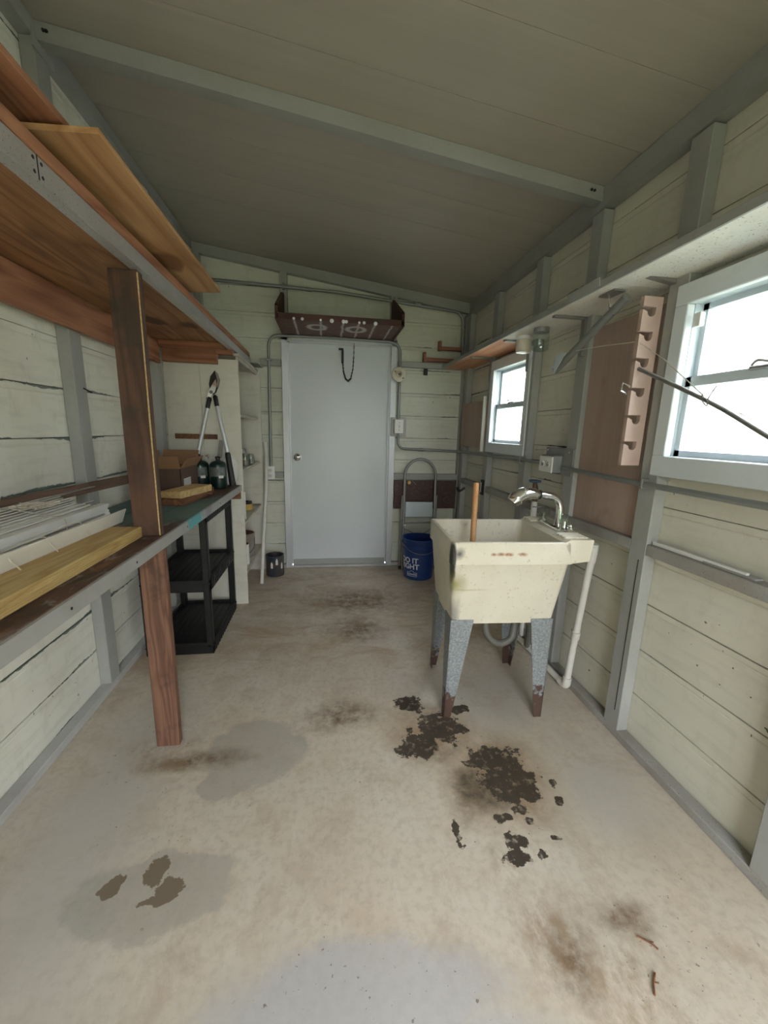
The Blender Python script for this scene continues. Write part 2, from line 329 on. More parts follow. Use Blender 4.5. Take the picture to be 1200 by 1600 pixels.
def edge_mat():
    k = NT('bench edge metal with paint'); p = k.pos(); s = k.n('ShaderNodeSeparateXYZ', Vector=p).outputs
    n = k.noise(p, 9, 5); col = k.mix(k.ramp(n, (.4, 0), (.75, .4)), (.44, .44, .43), (.30, .27, .24))
    d = k.math('ABSOLUTE', k.math('SUBTRACT', s[1], 1.86))
    d = k.math('ADD', d, k.math('MULTIPLY', k.math('SUBTRACT', k.noise(p, 26, 4), .5), .25))
    col = k.mix(k.n('ShaderNodeMapRange', _clamp=True, Value=d, i1=.08, i2=.1, i3=1.0, i4=0.0).outputs[0], col, (.10, .42, .46))
    d2 = k.math('ABSOLUTE', k.math('SUBTRACT', s[1], 2.07))
    col = k.mix(k.n('ShaderNodeMapRange', _clamp=True, Value=d2, i1=.03, i2=.08, i3=.6, i4=0.0).outputs[0], col, (.25, .19, .28))
    return k.fin(col, .42, n, .1, .003, .3)
MT['edge'] = edge_mat()
def darkply_mat(name, c1, c2):
    k = NT(name); p = k.pos(); n = k.noise(k.mapping(p, (5, 5, 9)), 1.5, 2, .4, .6)
    g = k.ramp(k.math('PINGPONG', k.math('MULTIPLY', n, 14), .5), (0, 0), (.3, .7), (.5, 1))
    return k.fin(k.mix(g, c1, c2), .6, n, .1, .003)
MT['darkply'] = darkply_mat('dark swirled plywood', (.115, .06, .05), (.055, .03, .026))
def chalk_mat():
    k = NT('dripped paint plank underside'); o = k.pos()
    n = k.noise(o, 30, 4); base = k.mix(n, (.17, .095, .08), (.11, .06, .05)); m = None
    wob = k.n('ShaderNodeVectorMath', _operation='SCALE', i0=k.n('ShaderNodeVectorMath', _operation='SUBTRACT', i0=k.noise(o, 18, 3, .6, 0, True), i1=(.5, .5, .5)).outputs[0], Scale=.03).outputs[0]
    q = k.vadd(o, wob)
    def add(v):
        nonlocal m
        m = v if m is None else k.math('MAXIMUM', m, v)
    for x, y, r in ((-.06, 3.36, .075), (.24, 3.36, .08)):
        d = k.n('ShaderNodeVectorMath', _operation='LENGTH', i0=k.mapping(q, (1, 1.2, 50), (x, y, 0), typ='TEXTURE')).outputs['Value']
        add(k.n('ShaderNodeMapRange', _clamp=True, Value=k.math('ABSOLUTE', k.math('SUBTRACT', d, r)), i1=.008, i2=.022, i3=.8, i4=0.0).outputs[0])
    sx = k.n('ShaderNodeSeparateXYZ', Vector=q).outputs[0]
    for x in (-.22, -.03, .135, .25, .37, .50):
        add(k.n('ShaderNodeMapRange', _clamp=True, Value=k.math('ABSOLUTE', k.math('SUBTRACT', sx, x)), i1=.004, i2=.012, i3=.75, i4=0.0).outputs[0])
    add(k.ramp(k.noise(k.mapping(o, (4, 40, 1)), 3, 4), (.6, 0), (.75, .5)))
    return k.fin(k.mix(m, base, (.62, .60, .56)), .8, n, .2, .003)
MT['chalk'] = chalk_mat()

# ---------------------------------------------------------------- mesh helpers
ORG = {}
def box(bm, x0, x1, y0, y1, z0, z1, bev=0, seg=1):
    x0, x1 = sorted((x0, x1)); y0, y1 = sorted((y0, y1)); z0, z1 = sorted((z0, z1))
    vs = [bm.verts.new(p) for p in ((x0,y0,z0),(x1,y0,z0),(x1,y1,z0),(x0,y1,z0),(x0,y0,z1),(x1,y0,z1),(x1,y1,z1),(x0,y1,z1))]
    fs = [bm.faces.new([vs[i] for i in q]) for q in ((3,2,1,0),(4,5,6,7),(0,1,5,4),(1,2,6,5),(2,3,7,6),(3,0,4,7))]
    if bev:
        es = list({e for f in fs for e in f.edges})
        bmesh.ops.bevel(bm, geom=es, offset=bev, segments=seg, affect='EDGES', profile=.6)
    return vs
def beam(bm, a, b, wx, wz, up=(0,0,1), bev=0):
    """box of section wx by wz from a to b"""
    a, b = Vector(a), Vector(b); d = (b-a); L = d.length; d.normalize()
    side = d.cross(Vector(up)).normalized(); u = side.cross(d)
    t = bmesh.new(); box(t, -wx/2, wx/2, 0, L, -wz/2, wz/2, bev)
    m = Matrix((side, d, u)).transposed().to_4x4(); m.translation = a
    bmesh.ops.transform(t, matrix=m, verts=t.verts); merge(bm, t)
def merge(bm, t):
    me = bpy.data.meshes.new('t'); t.to_mesh(me); t.free(); bm.from_mesh(me); bpy.data.meshes.remove(me)
def prism(bm, poly, axis, a, b):
    """extrude polygon (2D) along axis from a to b; other axes in xyz order"""
    def P(u, v, w): 
        return {0: (w, u, v), 1: (u, w, v), 2: (u, v, w)}[axis]
    A = [bm.verts.new(P(u, v, a)) for u, v in poly]; B = [bm.verts.new(P(u, v, b)) for u, v in poly]
    n = len(poly); bm.faces.new(A); bm.faces.new(B[::-1])
    for i in range(n): bm.faces.new((A[i], B[i], B[(i+1) % n], A[(i+1) % n]))
def tube(bm, pts, r, n=10, cap=True, smooth=0, radii=None):
    P = [Vector(p) for p in pts]
    if smooth:
        out = []
        for i in range(len(P)-1):
            p0, p1, p2, p3 = P[max(i-1,0)], P[i], P[i+1], P[min(i+2,len(P)-1)]
            for s in range(smooth):
                t = s/smooth
                out.append(.5*((2*p1)+(p2-p0)*t+(2*p0-5*p1+4*p2-p3)*t*t+(3*p1-p0-3*p2+p3)*t**3))
        out.append(P[-1]); 
        if radii:
            rr = []
            for i in range(len(radii)-1):
                for s in range(smooth): rr.append(radii[i]+(radii[i+1]-radii[i])*s/smooth)
            radii = rr+[radii[-1]]
        P = out
    rings = []; prev = None
    for i, p in enumerate(P):
        d = (P[min(i+1,len(P)-1)]-P[max(i-1,0)]).normalized()
        if prev is None:
            a = d.cross(Vector((0,0,1)) if abs(d.z) < .9 else Vector((1,0,0))).normalized()
        else:
            a = (prev - d*prev.dot(d)).normalized()
        prev = a; b = d.cross(a); rad = radii[i] if radii else r
        rings.append([bm.verts.new(p+(a*math.cos(2*math.pi*k/n)+b*math.sin(2*math.pi*k/n))*rad) for k in range(n)])
    for i in range(len(rings)-1):
        for k in range(n):
            bm.faces.new((rings[i][k], rings[i][(k+1)%n], rings[i+1][(k+1)%n], rings[i+1][k]))
    if cap: bm.faces.new(rings[0][::-1]); bm.faces.new(rings[-1])
def lathe(bm, c, prof, n=24, cap0=True, cap1=True, axis='Z'):
    """profile list of (r, h); axis points"""
    c = Vector(c); rings = []
    ax = {'Z': (Vector((1,0,0)), Vector((0,1,0)), Vector((0,0,1))), 'Y': (Vector((1,0,0)), Vector((0,0,1)), Vector((0,-1,0))), 'X': (Vector((0,1,0)), Vector((0,0,1)), Vector((-1,0,0)))}[axis]
    for r, h in prof:
        rings.append([bm.verts.new(c+ax[0]*r*math.cos(2*math.pi*k/n)+ax[1]*r*math.sin(2*math.pi*k/n)+ax[2]*h) for k in range(n)])
    for i in range(len(rings)-1):
        for k in range(n): bm.faces.new((rings[i][k], rings[i][(k+1)%n], rings[i+1][(k+1)%n], rings[i+1][k]))
    if cap0: bm.faces.new(rings[0][::-1])
    if cap1: bm.faces.new(rings[-1])
def arcpts(path, rad=.06, seg=6):
    """round the corners of a polyline"""
    P = [Vector(p) for p in path]; out = [P[0]]
    for i in range(1, len(P)-1):
        a = (P[i-1]-P[i]).normalized(); b = (P[i+1]-P[i]).normalized()
        rr = min(rad, (P[i-1]-P[i]).length*.49, (P[i+1]-P[i]).length*.49)
        s, e = P[i]+a*rr, P[i]+b*rr
        for k in range(seg+1):
            t = k/seg; out.append((1-t)**2*s+2*t*(1-t)*P[i]+t*t*e)
    out.append(P[-1]); return out
def obj(name, bm, mat, parent=None, org=None, smooth=False, local=False, label=None):
    """link one mesh. Coordinates are world ones unless local (relative to the parent)"""
    base = Vector(ORG.get(parent, (0,0,0))) if parent else Vector((0,0,0))
    org = Vector(org) if org is not None else base
    if local: org = Vector((0,0,0)); base = Vector((0,0,0))
    bmesh.ops.recalc_face_normals(bm, faces=bm.faces)
    bmesh.ops.translate(bm, verts=bm.verts, vec=-org)
    if smooth:
        for f in bm.faces: f.smooth = True
        for e in bm.edges:
            if len(e.link_faces) == 2 and e.calc_face_angle(0) > .6: e.smooth = False
    me = bpy.data.meshes.new(name); bm.to_mesh(me); bm.free()
    o = bpy.data.objects.new(name, me); COL.objects.link(o)
    me.materials.append(MT[mat] if isinstance(mat, str) else mat)
    o.location = org-base
    if parent: o.parent = parent
    ORG[o] = org
    if label: o['label'] = label
    return o
def tag(o, label, cat, group=None, kind=None):
    o['label'] = label; o['category'] = cat
    if group: o['group'] = group
    if kind: o['kind'] = kind
    return o
def thing(name, label, cat, loc, rotz=0, group=None):
    o = bpy.data.objects.new(name, None); COL.objects.link(o); o.location = loc; o.rotation_euler = (0,0,rotz)
    o.empty_display_size = .05; ORG[o] = Vector(loc)
    return tag(o, label, cat, group)
def B(*a, **k):
    bm = bmesh.new(); box(bm, *a, **k); return bm
def T(*a, **k):
    bm = bmesh.new(); tube(bm, *a, **k); return bm
def Lz(*a, **k):
    bm = bmesh.new(); lathe(bm, *a, **k); return bm
def BM(a, b, wx, wz, up=(0,0,1), bev=0):
    bm = bmesh.new(); beam(bm, a, b, wx, wz, up, bev); return bm
def struct(name, bm, mat, **k):
    o = obj(name, bm, mat, **k); o['kind'] = 'structure'; return o

# ================================================================ SETTING
XL, XR, YB, YF = -1.085, 1.29, 3.72, -1.25      # siding faces
def zc(x): return 2.395 + (1.29-x)*.13          # underside of the roof panels
struct('floor', B(-1.16, 1.37, -1.3, 3.8, -.12, 0), 'floor')
struct('ground', B(-60, 60, -60, 60, -.32, -.12), 'grass')

# ceiling: one deck with the panels below it
bm = bmesh.new(); prism(bm, [(-1.4, zc(-1.4)+.012), (1.6, zc(1.6)+.012), (1.6, zc(1.6)+.08), (-1.4, zc(-1.4)+.08)], 1, -1.6, 4.0)
ceil = struct('ceiling', bm, 'seam')
y = -1.35; i = 0
while y < 3.75:
    y1 = min(y+.305, 3.75); bm = bmesh.new()
    prism(bm, [(-1.12, zc(-1.12)), (1.33, zc(1.33)), (1.33, zc(1.33)+.012), (-1.12, zc(-1.12)+.012)], 1, y+.0012, y1-.0012)
    obj('ceiling_panel', bm, 'ceil', ceil); y = y1

def board_x(side, y0, y1, z, h, mat, parent):
    """horizontal board on a side wall; side -1 left, +1 right"""
    x = XL if side < 0 else XR; s = side; g = .0042 if z < .8 else .002   # the lower joints have opened up
    prof = [(x+s*.022, z+.0012), (x, z+.0012), (x, z+h-.030), (x+s*.0025, z+h-.026), (x, z+h-.022), (x, z+h-g), (x+s*.022, z+h-g)]
    bm = bmesh.new(); prism(bm, prof, 1, y0, y1)
    obj('board', bm, mat, parent, org=(x, y0, z))
def board_y(x0, x1, z, h, mat, parent, ztop=None):
    y = YB
    if ztop is None:
        prof = [(y+.022, z+.0012), (y, z+.0012), (y, z+h-.030), (y+.0025, z+h-.026), (y, z+h-.022), (y, z+h-.002), (y+.022, z+h-.002)]
        bm = bmesh.new(); prism(bm, prof, 0, x0, x1)
    else:
        bm = bmesh.new()
        poly = [(x0, z+.0012), (x1, z+.0012), (x1, min(z+h-.002, ztop(x1))), (x0, min(z+h-.002, ztop(x0)))]
        xi = 1.29-((z+h-.002)-2.395-.01)/.13
        if x0 < xi < x1: poly.insert(3, (xi, z+h-.002))
        prism(bm, poly, 1, y, y+.022)
    obj('board', bm, mat, parent, org=(x0, y, z))
P0 = .02; H = .2
# left wall
wl = struct('wall_left', B(XL-.05, XL-.024, YF, YB+.05, 0, 2.74), 'seam')
for k in range(-1, 14):
    z = P0+H*k; h = H
    if k == -1: continue
    if z+h > 2.70: h = 2.71-z
    if h > .05: board_x(-1, YF, YB, z, h, 'siding_l' if z < .7 or 1.0 < z < 1.1 else 'siding_lu', wl)
for y0, y1 in ((.10, .19), (1.02, 1.11), (1.915, 2.0), (2.80, 2.88), (3.60, 3.67)):
    obj('stud', B(XL+.001, -1.035, y0, y1, .036, 2.64, bev=.003), 'frame', wl)
obj('sole_plate', B(XL+.001, -1.035, YF, 3.67, 0, .036, bev=.003), 'sole_l', wl)
bm = bmesh.new(); prism(bm, [(XL, 2.64), (-1.03, 2.64), (-1.03, zc(-1.03)-.002), (XL, zc(XL)-.002)], 1, YF, 3.67)
obj('top_plate', bm, 'frame', wl)
obj('nail', T([(-1.04, 1.975, 1.43), (-1.0, 1.97, 1.41)], .003, 6), 'hw', wl)
# right wall with the two window openings
WIN = [(.80, 1.325), (2.46, 2.96)]; ZG0, ZG1 = 1.215, 1.735
wr_b = bmesh.new()
ys = [YF]
for a, b in WIN: ys += [a-.04, b+.04]
ys.append(YB+.05)
for i in range(0, len(ys), 2): box(wr_b, XR+.024, XR+.05, ys[i], ys[i+1], 0, 2.44)
for a, b in WIN:
    box(wr_b, XR+.024, XR+.05, a-.04, b+.04, 0, ZG0-.05); box(wr_b, XR+.024, XR+.05, a-.04, b+.04, ZG1+.05, 2.44)
wr = struct('wall_right', wr_b, 'seam')
for k in range(0, 12):
    z = P0+H*k; h = H
    if z+h > 2.39: h = 2.392-z
    if h < .04: continue
    if z < ZG1+.05 and z+h > ZG0-.05:
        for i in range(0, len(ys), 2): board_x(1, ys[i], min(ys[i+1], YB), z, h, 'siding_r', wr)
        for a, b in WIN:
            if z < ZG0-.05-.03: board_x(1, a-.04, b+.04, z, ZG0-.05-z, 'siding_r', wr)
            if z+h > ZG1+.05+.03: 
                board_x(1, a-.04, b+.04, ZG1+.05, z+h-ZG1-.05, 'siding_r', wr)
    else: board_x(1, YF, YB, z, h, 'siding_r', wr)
RST = [(-.3, -.21), (.70, .79), (1.345, 1.43), (1.865, 1.95), (2.375, 2.455), (2.98, 3.06), (3.55, 3.62)]
for y0, y1 in RST:
    obj('stud', B(1.24, XR-.001, y0, y1, .036, 2.28, bev=.003), 'frame', wr)
# two channel lips on the near stud
obj('stud_gap', B(1.2385, 1.24, 1.372, 1.375, .12, .80), 'hw', wr)
obj('sole_plate', B(1.24, XR-.001, YF, 3.67, 0, .036, bev=.003), 'plate', wr)
bm = bmesh.new(); prism(bm, [(1.262, 2.285), (XR-.001, 2.285), (XR-.001, zc(XR)-.002), (1.262, zc(1.262)-.002)], 1, YF, 3.67)
obj('top_plate', bm, 'frame', wr)
obj('top_plate_lip', B(1.235, 1.262, YF, 3.67, 2.285, 2.292), 'frame', wr)
for i in range(len(RST)-1):
    obj('mid_rail', B(1.24, XR-.001, RST[i][1], RST[i+1][0], .828, .872, bev=.002), 'plate', wr)
# window openings: casing, frame, sashes, panes
def window(n, ya, yb, off):
    bm = bmesh.new()
    c = .055
    for (a, b, z0, z1) in ((ya-c, yb+c, ZG1, ZG1+.07), (ya-c, yb+c, ZG0-.075, ZG0), (ya-c, ya, ZG0, ZG1), (yb, yb+c, ZG0, ZG1)):
        box(bm, 1.232, 1.262, a, b, z0, z1, .003)
    W = struct('window_%d' % n, bm, 'casing')
    bm = bmesh.new()
    for (a, b, z0, z1) in ((ya-.04, yb+.04, ZG1, ZG1+.05), (ya-.04, yb+.04, ZG0-.05, ZG0), (ya-.04, ya, ZG0, ZG1), (yb, yb+.04, ZG0, ZG1)):
        box(bm, 1.262, 1.345, a, b, z0, z1)
    obj('jamb', bm, 'sash', W)
    zm = 1.475
    for x, z0, z1 in ((1.305, zm-.012, ZG1), (1.282, ZG0, zm+.018)):
        bm = bmesh.new(); t = .020
        box(bm, x-.010, x+.010, ya, yb, z0, z0+(.035 if z0 > 1.3 else .022)); box(bm, x-.010, x+.010, ya, yb, z1-(.032 if z1 < 1.6 else t), z1)
        box(bm, x-.010, x+.010, ya, ya+t, z0, z1); box(bm, x-.010, x+.010, yb-t, yb, z0, z1)
        s = obj('sash', bm, 'sash', W)
        obj('pane', B(x-.002, x+.002, ya+.012, yb-.012, z0+.01, z1-.01), 'pane', s)
    bm = B(1.262, 1.290, (ya+yb)/2-.04, (ya+yb)/2+.04, zm+.012, zm+.024, bev=.003)
    tube(bm, [(1.262, (ya+yb)/2-.03, zm+.026), (1.245, (ya+yb)/2, zm+.034), (1.262, (ya+yb)/2+.03, zm+.026)], .004, 6, smooth=4)
    obj('latch', bm, 'steel', W)
    return W
W1 = window(1, .80, 1.325, 0); W2 = window(2, 2.46, 2.96, 0)
obj('guide', B(1.248, 1.268, 1.285, 1.312, 1.655, 1.70, bev=.002), 'white', W1)
# back wall
wb_b = bmesh.new()
for x0, x1, z0 in ((-1.13, -.31, 0), (-.31, .575, 2.05), (.575, 1.34, 0)):
    prism(wb_b, [(x0, z0), (x1, z0), (x1, zc(x1)), (x0, zc(x0))], 1, YB+.024, YB+.05)
wb = struct('wall_back', wb_b, 'seam')
for k in range(0, 14):
    z = P0+H*k
    if z+H <= 2.0:
        board_y(XL, -.345, z, H, 'siding_b', wb); board_y(.61, XR, z, H, 'siding_b', wb)
    elif z+H < 2.39: board_y(XL, XR, z, H, 'siding_b', wb) if z >= 2.0 else (board_y(XL, -.345, z, H, 'siding_b', wb), board_y(.61, XR, z, H, 'siding_b', wb), None)
    else:
        xr = min(XR, 1.29-(z+.02-2.395)/.13)
        if xr > XL+.1: board_y(XL, xr, z, H, 'siding_b', wb, ztop=lambda x: zc(x)-.003)
for x0, x1, z0, z1 in ((-.365, -.305, 2.06, None), (.56, .62, 2.06, None), (1.235, XR-.001, .036, 2.30), (-1.035, -.98, .036, None)):
    z1 = z1 or zc(x1)-.07
    obj('stud', B(x0, x1, 3.67, YB-.001, z0, z1, bev=.003), 'frame', wb)
bm = bmesh.new(); prism(bm, [(-1.03, zc(-1.03)-.075), (1.26, zc(1.26)-.085), (1.26, zc(1.26)-.003), (-1.03, zc(-1.03)-.003)], 1, 3.67, YB-.001)
obj('rafter', bm, 'frame', wb)
for x0, x1, z0, z1 in ((.625, 1.235, .838, .892), (.625, 1.235, 1.838, 1.885), (-.54, -.37, .845, .895), (-.54, -.37, 1.80, 1.85)):
    obj('cross_rail', B(x0, x1, 3.672, YB-.001, z0, z1, bev=.002), 'frame', wb)
obj('sole_plate', B(.625, 1.24, 3.672, YB-.001, 0, .03), 'sole_l', wb)
obj('sole_plate', B(-1.03, -.37, 3.672, YB-.001, 0, .03), 'sole_l', wb)
tag(obj('spring_clip', B(.87, .905, 3.652, 3.669, 1.775, 1.832, bev=.003), 'hw'), 'small black clip fixed on the rail under the reddish wooden arms', 'clip')
# front wall behind the camera, with its wide open doorway
bm = bmesh.new()
box(bm, -1.13, -.08, YF-.05, YF, 0, 2.5); box(bm, .88, 1.34, YF-.05, YF, 0, 2.4)
prism(bm, [(-.08, 2.0), (.88, 2.0), (.88, zc(.88)), (-.08, zc(-.08))], 1, YF-.05, YF)
struct('wall_front', bm, 'siding_b')
# roof rafter across the room
bm = bmesh.new(); prism(bm, [(-1.03, zc(-1.03)-.062), (1.262, zc(1.262)-.062), (1.262, zc(1.262)-.002), (-1.03, zc(-1.03)-.002)], 1, 1.925, 1.985)
t1 = struct('trim_1', bm, 'frame')
obj('bracket_plate', B(-1.034, -1.028, 1.90, 2.02, 2.60, 2.66), 'frame', t1)
for x, z in ((-.99, 2.64), (-1.0, 2.625), (1.20, 2.34), (1.215, 2.33)):
    obj('screw', Lz((x, 1.921, zc(x)-.03), [(.006, 0), (.005, .004)], 8, axis='Y'), 'hw', t1)

# door
dr = struct('door_1', B(-.305, .57, 3.70, 3.735, .065, 2.0, bev=.002), 'doorp')
bm = bmesh.new()
box(bm, -.365, -.31, 3.665, 3.74, 0, 2.055, .002); box(bm, .575, .628, 3.665, 3.74, 0, 2.055, .002)
box(bm, -.365, .628, 3.665, 3.74, 2.005, 2.06, .002)
box(bm, -.312, -.300, 3.69, 3.70, .03, 2.005); box(bm, .566, .577, 3.69, 3.70, .03, 2.005); box(bm, -.31, .575, 3.69, 3.70, 1.992, 2.005)
obj('door_frame', bm, 'jamb', dr)
obj('threshold', B(-.32, .585, 3.66, 3.74, 0, .022, bev=.003), 'alum', dr)
obj('door_sweep', B(-.30, .565, 3.692, 3.70, .022, .072), 'frame', dr)
k_ = obj('door_knob', Lz((-.245, 3.70, 1.03), [(.034, 0), (.034, .006), (.014, .01), (.012, .028), (.024, .038), (.031, .052), (.03, .066), (.02, .076), (.006, .079)], 24, axis='Y'), 'chrome', dr, smooth=True)
obj('keyhole', Lz((-.245, 3.62, 1.03), [(.006, 0), (.005, .002)], 10, axis='Y'), 'hw', k_)
bm = B(.118, .158, 3.675, 3.70, 1.955, 1.968); box(bm, .142, .160, 3.67, 3.70, 1.845, 1.955, .003)
db = obj('door_bolt', bm, 'hw', dr)
# chain from the bolt up to the frame
cp = [(.152, 3.668, 1.85), (.16, 3.667, 1.77), (.178, 3.666, 1.715), (.20, 3.665, 1.70), (.222, 3.665, 1.72), (.240, 3.663, 1.80), (.246, 3.66, 1.90), (.248, 3.655, 2.03)]
bm = bmesh.new()
tmp = [Vector(p) for p in cp]; fine = []
for i in range(len(tmp)-1):
    for s in range(6): fine.append(tmp[i].lerp(tmp[i+1], s/6))
dist = 0
for i in range(1, len(fine)):
    a, b = fine[i-1], fine[i]
    d = (b-a).normalized(); m = (a+b)/2
    sidev = Vector((0, 1, 0)) if i % 2 else d.cross(Vector((0, 1, 0)))
    ring = [m+d*math.cos(t*math.pi/4)*.011+sidev*math.sin(t*math.pi/4)*.005 for t in range(8)]
    tube(bm, ring+[ring[0]], .0022, 5, cap=False)
obj('chain', bm, 'hw', dr)

# ================================================================ OUTSIDE
bm = B(3.6, 3.7, -6, 9, -.12, 4.0)
nb = thing('neighbour_house', 'white lap sided house wall standing outside the windows', 'house', (3.6, 1.5, -.12))
obj('wall', bm, 'outw', nb)
for k in range(17):
    bm = bmesh.new(); z = -.1+k*.23
    prism(bm, [(3.6, z), (3.575, z), (3.59, z+.23), (3.6, z+.23)], 1, -6, 9)
    obj('board', bm, 'outw', nb)
obj('shutter', B(3.54, 3.58, 6.35, 6.6, .55, 1.75), 'green', nb, label='green shutter on the white wall')

# ================================================================ WORKBENCH (along the left wall)
wbn = thing('workbench', 'long worn workbench along the wall with teal paint patch and metal edge', 'workbench', (-.81, 1.3, 0))
for i, (x0, x1) in enumerate(((-1.034, -.885), (-.883, -.735), (-.733, -.588))):
    obj('plank', B(x0, x1, -.6, 2.888, .858, .885, bev=.002), 'bench', wbn)
bm = B(-.588, -.578, -.6, 2.95, .842, .884, bev=.001); box(bm, -.612, -.588, -.6, 2.888, .842, .845)
obj('edge_strip', bm, 'edge', wbn)
obj('leg', B(-.68, -.592, 1.515, 1.553, 0, .857, bev=.003), 'post', wbn, label='reddish brown square leg')
obj('rear_cleat', B(-1.034, -1.0, -.6, 2.888, .80, .857), 'brownw', wbn)
obj('end_block', B(-.66, -.585, 2.86, 2.888, .79, .857), 'brownw', wbn)
for yy in (.95, 1.28, 1.75, 2.3, 2.8):
    obj('screw', Lz((-.577, yy, .862), [(.004, 0), (.003, .002)], 8, axis='X'), 'hw', wbn)

# ================================================================ OVERHEAD SHELF
osf = thing('overhead_shelf', 'deep plywood shelf above the workbench with metal front edge and timber post', 'shelf', (-.81, 1.5, 1.76))
obj('deck', B(-1.034, -.59, -.5, 3.40, 1.795, 1.812), 'ply_under', osf)
bm = B(-.588, -.578, -.5, 3.42, 1.765, 1.811, bev=.001); box(bm, -.613, -.588, -.5, 3.42, 1.765, 1.768)
obj('edge_strip', bm, 'alum', osf)
obj('front_lip', B(-.590, -.574, -.5, 3.38, 1.812, 1.842, bev=.002), 'fascia', osf)
obj('wall_fascia', B(-1.034, -1.012, -.5, 2.80, 1.655, 1.794, bev=.002), 'fascia', osf)
obj('end_cleat', B(-1.012, -.685, 2.83, 2.868, 1.675, 1.765, bev=.002), 'fascia_x', osf)
obj('end_board', B(-1.012, -.62, 2.78, 2.82, 1.755, 1.794, bev=.002), 'fascia_x', osf)
obj('spacer_block', B(-.685, -.59, 2.835, 2.885, 1.735, 1.764), 'fascia_x', osf)
p_ = obj('post', B(-.682, -.592, 1.505, 1.543, .886, 1.764, bev=.003), 'postu', osf, label='dark stained upright post with a bright raw edge')
bm = bmesh.new(); prism(bm, [(1.5, .89), (1.505, .89), (1.505, 1.755), (1.501, 1.755), (1.501, 1.5), (1.499, 1.3), (1.501, 1.1)], 0, -.5935, -.5905)
obj('raw_edge', bm, 'pinex', p_)
for yy in (1.02, 1.045):
    for zz in (1.775, 1.80): obj('screw', Lz((-.577, yy, zz), [(.004, 0), (.003, .002)], 8, axis='X'), 'hw', osf)
obj('splice_seam', B(-.5778, -.577, 1.031, 1.034, 1.765, 1.811), 'hw', osf)
# sheets lying on it, sticking out over the edge
tag(obj('plywood_sheet', B(-1.02, -.548, -.5, 1.20, 1.900, 1.915), 'fascia'), 'darker plywood sheet lying on top of the overhead shelf, nearest the camera', 'plywood')
bm = bmesh.new(); prism(bm, [(-1.0, 1.858), (-.475, 1.884), (-.475, 1.896), (-1.0, 1.871)], 1, 1.075, 2.10)
tag(obj('plywood_sheet', bm, 'ply_light'), 'pale plywood sheet jutting out over the metal edge of the overhead shelf', 'plywood')
tag(obj('plywood_offcut', B(-.98, -.64, .0, 2.3, 1.842, 1.857), 'fascia'), 'reddish plywood strip under the jutting sheets on the overhead shelf', 'plywood')
tag(obj('timber_spacer', B(-.98, -.9, -.4, 1.0, 1.8575, 1.8995), 'fascia'), 'timber packing strip between the sheets on the overhead shelf', 'timber')
bm = bmesh.new(); prism(bm, [(-.60, 1.775), (-.52, 1.772), (-.52, 1.776), (-.60, 1.781)], 1, 3.42, 3.66)
tag(obj('sheet_metal_offcut', bm, 'conduit'), 'thin grey metal offcut sticking out past the end of the overhead shelf', 'sheet metal')

# ================================================================ CABINET (open shelves behind the bench)
cab = thing('open_cabinet', 'tall cream painted open cabinet at the end of the workbench', 'cabinet', (-.8, 3.28, 0))
obj('side_panel', B(-1.034, -.812, 2.89, 2.908, 0, 1.708), 'cream', cab, org=(-1.034, 2.89, 0))
obj('side_panel', B(-.810, -.568, 2.89, 2.908, 0, 1.712), 'cream', cab, org=(-.81, 2.89, 0))
obj('far_panel', B(-1.034, -.545, 3.645, 3.664, 0, 1.735), 'cream', cab, org=(-1.034, 3.64, 0))
obj('top_board', B(-1.034, -.562, 2.89, 3.664, 1.736, 1.753), 'cabshelf', cab)
obj('top_stretcher', B(-.585, -.567, 2.908, 3.645, 1.712, 1.735), 'cabshelf', cab)
for z in (1.345, .975, .598, .225):
    obj('shelf', B(-1.032, -.568, 2.909, 3.644, z, z+.018, bev=.001), 'cabshelf', cab)
obj('stain_batten', B(-.985, -.72, 2.874, 2.889, 1.195, 1.228), 'brownw', cab, label='dark brown wood batten nailed to the cabinet side')
def can(name, label, cat, c, r, h, mat, lid=None, group=None, open_=False):
    t = thing(name, label, cat, c, 0, group); x, y, z = c
    if open_: prof = [(r*.97, 0), (r, .004), (r, h-.004), (r*1.03, h), (r*.93, h), (r*.92, h-.02), (r*.9, h-.05)]
    else: prof = [(r*.97, 0), (r*1.02, .004), (r, .01), (r, h-.01), (r*1.03, h-.005), (r*1.02, h), (r*.93, h), (r*.9, h-.006)]
    obj('body', Lz(c, prof, 24), mat, t, smooth=True)
    if lid: obj('lid', Lz((x, y, z+h-.004), [(r*.9, 0), (r*.92, .007), (r*.5, .007)], 24), lid, t, smooth=True)
    return t
t = can('paint_can', 'rust streaked white gallon paint can on the lowest cabinet shelf', 'paint can', (-.665, 3.31, .244), .085, .19, 'tin', 'rust', 'paint cans')
obj('bail', T([(-.58, 3.31, .40), (-.575, 3.26, .33), (-.61, 3.20, .29), (-.665, 3.18, .28)], .002, 5, smooth=4), 'hw', t)
t = can('spray_can', 'small white canister in front of the rusty paint can', 'canister', (-.615, 3.08, .244), .032, .16, 'white', 'hw')
t = can('tin', 'short dented silver tin on the middle cabinet shelf', 'tin', (-.68, 3.36, .994), .052, .115, 'tin', 'steel')
for i, (x, y, h, lab) in enumerate(((-.60, 3.17, .085, 'small glass jar of screws nearest the cabinet panel edge'), (-.585, 3.33, .075, 'small glass jar in front of the dented silver tin'))):
    t = thing('small_jar', lab, 'jar', (x, y, .994), 0, 'small glass jars on the cabinet shelf')
    obj('body', Lz((x, y, .994), [(.024, 0), (.026, .004), (.026, h-.015), (.02, h-.008)], 16), 'jar', t, smooth=True)
    obj('lid', Lz((x, y, .994+h-.010), [(.022, 0), (.022, .012), (.018, .013)], 16), 'steel', t, smooth=True)
    obj('contents', Lz((x, y, .997), [(.022, 0), (.022, h*.45)], 12), 'tin', t)
